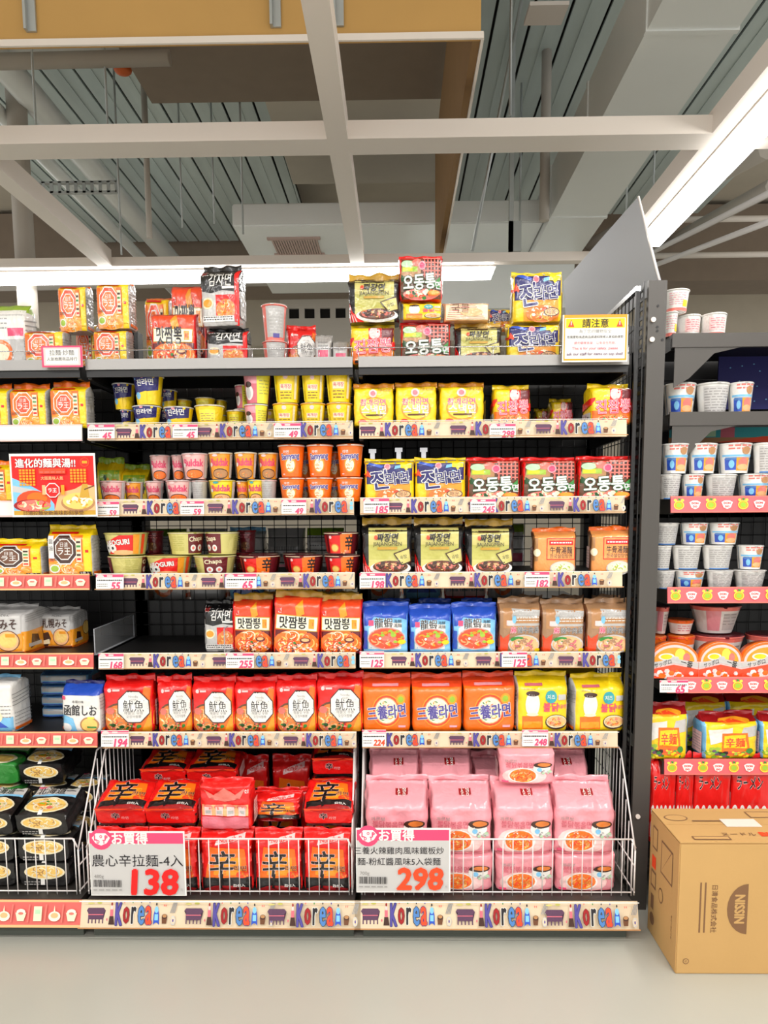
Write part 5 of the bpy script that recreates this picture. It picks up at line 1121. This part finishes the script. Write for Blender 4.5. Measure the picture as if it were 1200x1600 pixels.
flat('shin_flat', 474, 552, 1280, -.12, z1, 'red spicy pack lying face up at the front right of its bin', RG, tilt=.34)
row('red spicy pack standing in the second line of the bin', NP, RG, [('shin_red', 190, 262, 1240), ('shin_red', 268, 340, 1240), ('shin_red', 400, 465, 1215), ('shin_red', 468, 535, 1215)], ZF, .06, h=.27)
z2 = ZF + .275
flat('shin_flat', 218, 290, 1205, .09, z2, 'red spicy pack lying at the back left, higher up', RG, tilt=.2)
flat('shin_flat', 290, 370, 1205, .09, z2, 'red spicy pack lying at the back, beside the clear film edge', RG, tilt=.2)
flat('shin_flat', 487, 555, 1205, .09, z2+.04, 'red spicy pack lying at the back right, topmost of its stack', RG, tilt=.2)
flat('shin_flat', 487, 555, 1205, .095, z2-.04, 'red spicy pack under the topmost one at the back right', RG)
row('red pack end showing low at the back of the bin', NP, RG, [('shin_red', 372, 418, 1205, {'rz': .1}), ('shin_red', 425, 485, 1202)], ZF, .26, h=.33)
# right bin: pink packs
PG = 'pink noodle packs'
row('pink noodle pack in the bottom row behind the wires', NP, PG, [('rose_low', 573, 668, 1345), ('rose_low', 673, 770, 1345), ('rose_low', 775, 866, 1345), ('rose_low', 869, 962, 1345)], ZF, -.145, h=.128)
row('pink noodle pack in the second tier at the front', NP, PG, [('rose_pink', 571, 669, 1225), ('rose_pink', 673, 769, 1225), ('rose_pink', 773, 866, 1225), ('rose_pink', 869, 963, 1222)], ZF+.13, -.14, h=.225)
row('pink pack of the middle line, bottom tier', NP, PG, [('rose_low', 585, 672, 1300), ('rose_low', 676, 764, 1300), ('rose_low', 768, 852, 1300), ('rose_low', 856, 940, 1300)], ZF, .02, h=.128) if False else None
row('pink pack standing in the middle line of the bin', NP, PG, [('rose_pink', 578, 655, 1190), ('rose_pink', 657, 738, 1190), ('rose_pink', 741, 822, 1195, {'h': .27, 'Y': .07}), ('rose_pink', 845, 922, 1195)], ZF+.11, .03, h=.31)
row('pink pack top showing at the back of the bin', NP, PG, [('rose_pink', 582, 652, 1172), ('rose_pink', 655, 728, 1172), ('rose_pink', 732, 800, 1172), ('rose_pink', 828, 890, 1172)], ZF+.1, .22, h=.37)
put('rose_low', 782, 868, 1168, ZF+.345, -.07, h=.11, label='pink noodle pack perched upright on top of the heap', cat=NP, group=PG)
# left bin: black packs
BG = 'black ramen packs'
for i, (a_, b_) in enumerate(((-45, 22), (28, 108))):
    nm = ('at the left edge', 'beside the wires')[i]
    for k in range(3):
        flat('black_flat', a_, b_, 1350, -.13, ZF + .002 + k*.088, 'black ramen pack lying in the front pile ' + nm + ', ' + ('bottom', 'middle', 'top')[k], BG, tilt=.25*(k == 2))
for i, (a_, b_) in enumerate(((-32, 30), (32, 100), (98, 150))):
    nm = ('at the left edge', 'in the middle', 'beside the side wires')[i]
    for k in range(4):
        if i == 2 and k == 3: continue
        flat('green_flat' if i == 0 else 'black_flat', a_, b_, 1250, .07, ZF + .002 + k*.095, ('green' if i == 0 else 'black') + ' ramen pack in the rear pile ' + nm + ', ' + ('bottom', 'second up', 'third up', 'top')[k], BG, tilt=.2*(k == 3))
flat('green_flat', -25, 30, 1190, .25, ZF+.4, 'green ramen pack farthest back at the left edge', BG)
flat('black_flat', 36, 96, 1190, .25, ZF+.4, 'black ramen pack farthest back in the left bin', BG)

# ---------------------------------------------------------------- stock on the other side seen through the mesh
row('dim pack on the far side behind the wire mesh', NP, 'packs behind the mesh', [(('silver_flat', 'pale_pack', 'silver_flat', 'snow_blue', 'silver_flat', 'pale_pack')[k], 170+k*62, 226+k*62, 850) for k in range(6)], 1.046, .6, h=.3)
row('brighter pack glimpsed through the right bay mesh', NP, 'packs behind the mesh', [('pale_pack', 570, 625, 802), ('snow_blue', 630, 690, 802), ('red_pouch', 695, 760, 802), ('pale_pack', 765, 820, 802)], 1.046, .6, h=.31)

# ---------------------------------------------------------------- far right fixture
shelf('F', 0, 1.99, None, depth=.42, label='topmost bare black shelf of the far right fixture', y0=.05)
shelf('F', 1, 1.73, None, depth=.42, label='second bare black shelf down on the far right fixture', y0=.05)
for i, (zz, zr) in enumerate(((1.445, 1), (1.14, 1), (.83, 1), (.54, 1))):
    shelf('F', i+2, zz, 'fr', depth=.42, label='black shelf with a red mandarin print rail, ' + ('third', 'fourth', 'fifth', 'sixth')[i] + ' down at far right', dx=-.0 + .01*(i > 1))
for z_, nm in ((1.945, 'topmost'), (1.69, 'second')):
    X = 1.06; bm = bmesh.new()
    vs = [(X, z_), (X+.22, z_), (X+.13, z_-.02), (X+.05, z_-.1), (X, z_-.13)]
    f1 = [bm.verts.new((x, .046, zz)) for x, zz in vs]; f2 = [bm.verts.new((x, .05, zz)) for x, zz in vs]
    bm.faces.new(f1); bm.faces.new(f2[::-1])
    for k in range(5): bm.faces.new((f1[k], f2[k], f2[(k+1) % 5], f1[(k+1) % 5]))
    o = link('shelf_bracket', finish('shelf_bracket', bm, [m_post])); tag(o, 'curved grey gusset bracket under the %s far right shelf' % nm, 'bracket', 'gusset brackets')
    boxes('front_bar', [(1.05, 1.95, .042, .05, z_-.0, z_+.045)], m_post).parent = None
for o in [o for o in C.objects if o.name.startswith('front_bar')]:
    up = o.matrix_world.translation; zc = o.bound_box[0][2]
    o.name = 'edge_beam'; tag(o, 'brown grey front beam of the ' + ('topmost' if zc > 1.8 else 'second') + ' far right shelf', 'beam', 'front beams')
# posters behind
def night(a):
    a.r(0,0,1,1,'navy').poly([(.55,.0),(.55,.45),(.8,.8),(1,.95),(1,0)], 'tomato').poly([(.5,.5),(.8,.86),(1,1),(1,.93),(.8,.78),(.54,.44)], 'cream').e(.72,.3,.06,.16,'amber').e(.72,.3,.04,.13,'ink').r(.55,.0,1,.12,'amber')
    for k in range(16): a.e((k*.37) % .5+.02, (k*.61) % .9+.05, .008, .01, 'sky')
card('display_board', 1120, 1290, 548, 640, .38, 'night blue display board with an orange house, far right second shelf', 'display board', night, 'navy', th=.006)
card('display_board', 1045, 1290, 664, 692, .3, 'teal and orange display strip under the second far right shelf', 'display board', lambda a: a.r(0,.3,1,1,'teal').r(.12,.35,.3,.9,'mint').r(.33,.3,.42,1,'rose').poly([(.3,0),(1,0),(1,.5),(.6,.35)], 'tomato'), 'tan', th=.006)
CU = 'noodle cup'
put('pinkwhite_cup', 1042, 1083, 457, 1.991+.083, .08, h=.07, label='pink and white cup, upper of the stack on the topmost far right shelf', cat=CU)
put('pinkwhite_cup', 1040, 1064, 487, 1.991, .08, h=.08, label='pink and white cup, lower of the stack next to the end post', cat=CU)
put('pinkwhite_tub', 1103, 1143, 488, 1.991, .08, h=.075, label='pink and white tub at the right of the topmost far right shelf', cat='noodle bowl')
put('pinkwhite_tub', 1066, 1102, 487, 1.991, .1, h=.075, label='white tub with yellow print between two pink tubs, topmost shelf', cat='noodle bowl')
SB = 'blue seafood cups'
z = 1.731
row('blue and white cup on the second far right shelf', CU, SB, [('sea_cup', 1046, 1095, 594), ('plain_cup', 1096, 1149, 591), ('sea_cup', 1146, 1184, 594)], z, .08, h=.108)
z = 1.446
row('blue and white cup, lower tier, third far right shelf', CU, SB, [('plain_cup', 1034, 1070, 738), ('sea_cup', 1072, 1106, 738), ('plain_cup', 1109, 1160, 738), ('sea_cup', 1163, 1212, 738)], z, .03, h=.083)
row('blue and white cup, upper tier, third far right shelf', CU, SB, [('sea_cup', 1040, 1083, 693), ('sea_cup', 1083, 1128, 692), ('sea_cup', 1131, 1184, 692), ('plain_cup', 1184, 1225, 694)], z+.086, .03, h=.1)
z = 1.141
row('blue and white cup, bottom tier, fourth far right shelf', CU, SB, [('plain_cup', 1027, 1060, 893), ('sea_cup_low', 1061, 1108, 893), ('plain_cup', 1110, 1153, 893), ('plain_cup', 1155, 1205, 893)], z, .03, h=.062)
row('white cup, middle tier of the fourth far right shelf', CU, SB, [('plain_cup', 1022, 1055, 852), ('plain_cup', 1056, 1103, 852), ('plain_cup', 1104, 1153, 852), ('sea_cup_low', 1160, 1200, 850)], z+.065, .04, h=.082)
row('blue and white cup, top tier of the fourth far right shelf', CU, SB, [('plain_cup', 1024, 1067, 814), ('sea_cup_low', 1070, 1113, 814), ('sea_cup_low', 1115, 1163, 814)], z+.15, .05, h=.075)
z = .831
BW = 'noodle bowl'
row('orange and pink pack with arched top, fifth far right shelf', NP, 'arched orange packs', [('arc_orange', 1013, 1092, 1003, {}), ('arc_orange', 1092, 1160, 1003, {}), ('arc_orange', 1160, 1240, 1003, {})], z, .03, h=.125)
row('white tub with orange lid behind the arched packs', BW, 'orange lidded tubs', [('orange_tub', 1014, 1046, 1010), ('orange_tub', 1049, 1092, 1010), ('red_tub', 1092, 1176, 1010), ('red_tub', 1180, 1250, 1010)], z, .12, h=.13)
row('white and salmon tub stacked behind the arched packs', BW, 'salmon rimmed tubs', [('red_tub', 1024, 1052, 965), ('orange_tub', 1050, 1090, 980, {'h': .05}), ('red_tub', 1092, 1171, 955)], z+.136, .13, h=.1)
put('red_tub', 1092, 1166, 935, z+.203, .14, h=.06, label='salmon rimmed tub at the very top of its stack, far right', cat=BW) if False else None
z = .541
row('yellow pack with dark red top, sixth far right shelf', NP, 'yellow spicy packs', [('spicy_yellow', 1010, 1076, 1097), ('spicy_yellow', 1100, 1186, 1112, {'rz': .1}), ('spicy_yellow', 1194, 1270, 1112)], z, .03, rz=.0)
row('yellow pack with dark red top in the second line, far right', NP, 'yellow spicy packs', [('spicy_yellow', 1066, 1136, 1085), ('spicy_yellow', 1140, 1215, 1085)], z, .18, h=.2)
row('red ramen pouch behind the carton', NP, 'red pouches', [('red_pouch', 1017, 1056, 1212), ('red_pouch', 1058, 1084, 1212), ('red_pouch', 1086, 1142, 1212), ('red_pouch', 1145, 1210, 1212)], ZF+.1, .02, h=.31)
row('red ramen pouch at the back of the lowest far right tier', NP, 'red pouches', [('red_pouch', 1035, 1080, 1200), ('red_pouch', 1085, 1135, 1200), ('red_pouch', 1140, 1190, 1200)], ZF, .2, h=.36)

# ---------------------------------------------------------------- carton
x0, x1, y0, y1, H = .978, 1.45, -.387, -.12, .42
t = empty('carton', ((x0+x1)/2, (y0+y1)/2, 0)); tag(t, 'large brown cardboard carton on the floor right of the shelves', 'carton')
hx, hy = (x1-x0)/2, (y1-y0)/2
boxes('box_body', [(-hx, hx, -hy, hy, 0, H-.003)], m_carton, t, .003)
boxes('top_flap', [(-hx, hx, -hy, -.001, H-.003, H), (-hx, hx, .001, hy, H-.003, H)], m_carton, t)
def decal(name, W, Hh, artf, matr, parent, off, euler):
    a = Art(W, Hh); artf(a); names = []
    for i in a.items:
        if i[2] not in names: names.append(i[2])
    idx = {n_: i for i, n_ in enumerate(names)}; bm = bmesh.new()
    a.lay(bm, lambda x, z, o_: (x, -o_*.5, z), idx, step=None)
    o = link(name, finish(name, bm, [matr.get(n_) or P(n_) for n_ in names]), parent); o.location = off; o.rotation_euler = euler; return o
CM = {'brown': m_cartd, 'tan': m_carton}
def emblem(a):
    cx, cy = .36, .5
    a.poly([(cx + .062, cy-.19), (cx + .062, cy+.19)] + [(cx+.062 - .13*math.sin(PI*k/12), cy + .19*math.cos(PI*k/12)) for k in range(1, 12)], 'brown').t('NISSIN', cx+.012, cy, .19, 'tan', .06, rot=-PI/2, hm=1.3)
FR = (.01, -hy-.0004, 0)
decal('emblem', .47, .42, emblem, CM, t, FR, (0, 0, 0))
decal('maker_name', .47, .42, lambda a: a.t('日清食品株式会社', .21, .5, .32, 'brown', .03, rot=-PI/2), CM, t, FR, (0, 0, 0))
for k in range(2): decal('print_line', .47, .42, lambda a: a.r(.145-k*.03, .32, .155-k*.03, .7, 'brown'), CM, t, FR, (0, 0, 0))
decal('recycling_mark', .47, .42, lambda a: a.c(.042, .1, .02, 'brown').c(.042, .1, .015, 'tan').t('紙', .042, .1, .018, 'brown'), CM, t, FR, (0, 0, 0))
for nm, fn in (('picture_panel', lambda a: a.r(.42,.6,.82,.86,'brown').r(.44,.615,.8,.845,'tan').poly([(.44,.62),(.8,.86),(.78,.86)], 'brown')),
        ('print_panel', lambda a: a.r(.1,.72,.28,.9,'brown').r(.12,.735,.26,.885,'tan')), ('red_mark', lambda a: a.r(.1,.56,.24,.66,'tomato')),
        ('print_panel', lambda a: a.r(.08,.4,.26,.54,'brown').r(.1,.42,.24,.52,'tan')), ('print_ring', lambda a: a.e(.45,.42,.08,.06,'brown').e(.45,.42,.065,.047,'tan')),
        ('print_panel', lambda a: a.r(.1,.22,.2,.34,'brown')), ('lettering', lambda a: a.t('カップヌードル', .84, .3, .3, 'brown', .05, rot=PI/2)), ('print_spot', lambda a: a.e(.16,.14,.08,.05,'brown'))):
    decal(nm, .26, .42, fn, CM, t, (-hx-.0004, 0, 0), (0, 0, -PI/2))
def top_print(a):
    a.e(.11,.72,.08,.1,'brown').e(.11,.72,.07,.085,'tan').r(.62,.72,.8,.92,'brown').r(.63,.74,.79,.9,'tan').t('ヌードル', .42, .22, .22, 'brown', .03).t('BIG', .62, .22, .12, 'tomato', .08).r(.1,.06,.34,.16,'brown').r(.11,.08,.33,.14,'tan').r(.78,.18,.98,.36,'brown').r(.79,.21,.97,.33,'tan').r(.2,.6,.5,.63,'brown')
decal('top_print', .47, .26, top_print, CM, t, (0, -hy, H+.0004), (-PI/2, 0, 0))
boxes('packing_slip', [(-.05, .06, -.02, .04, H+.0012, H+.0025)], m_lightp, t)
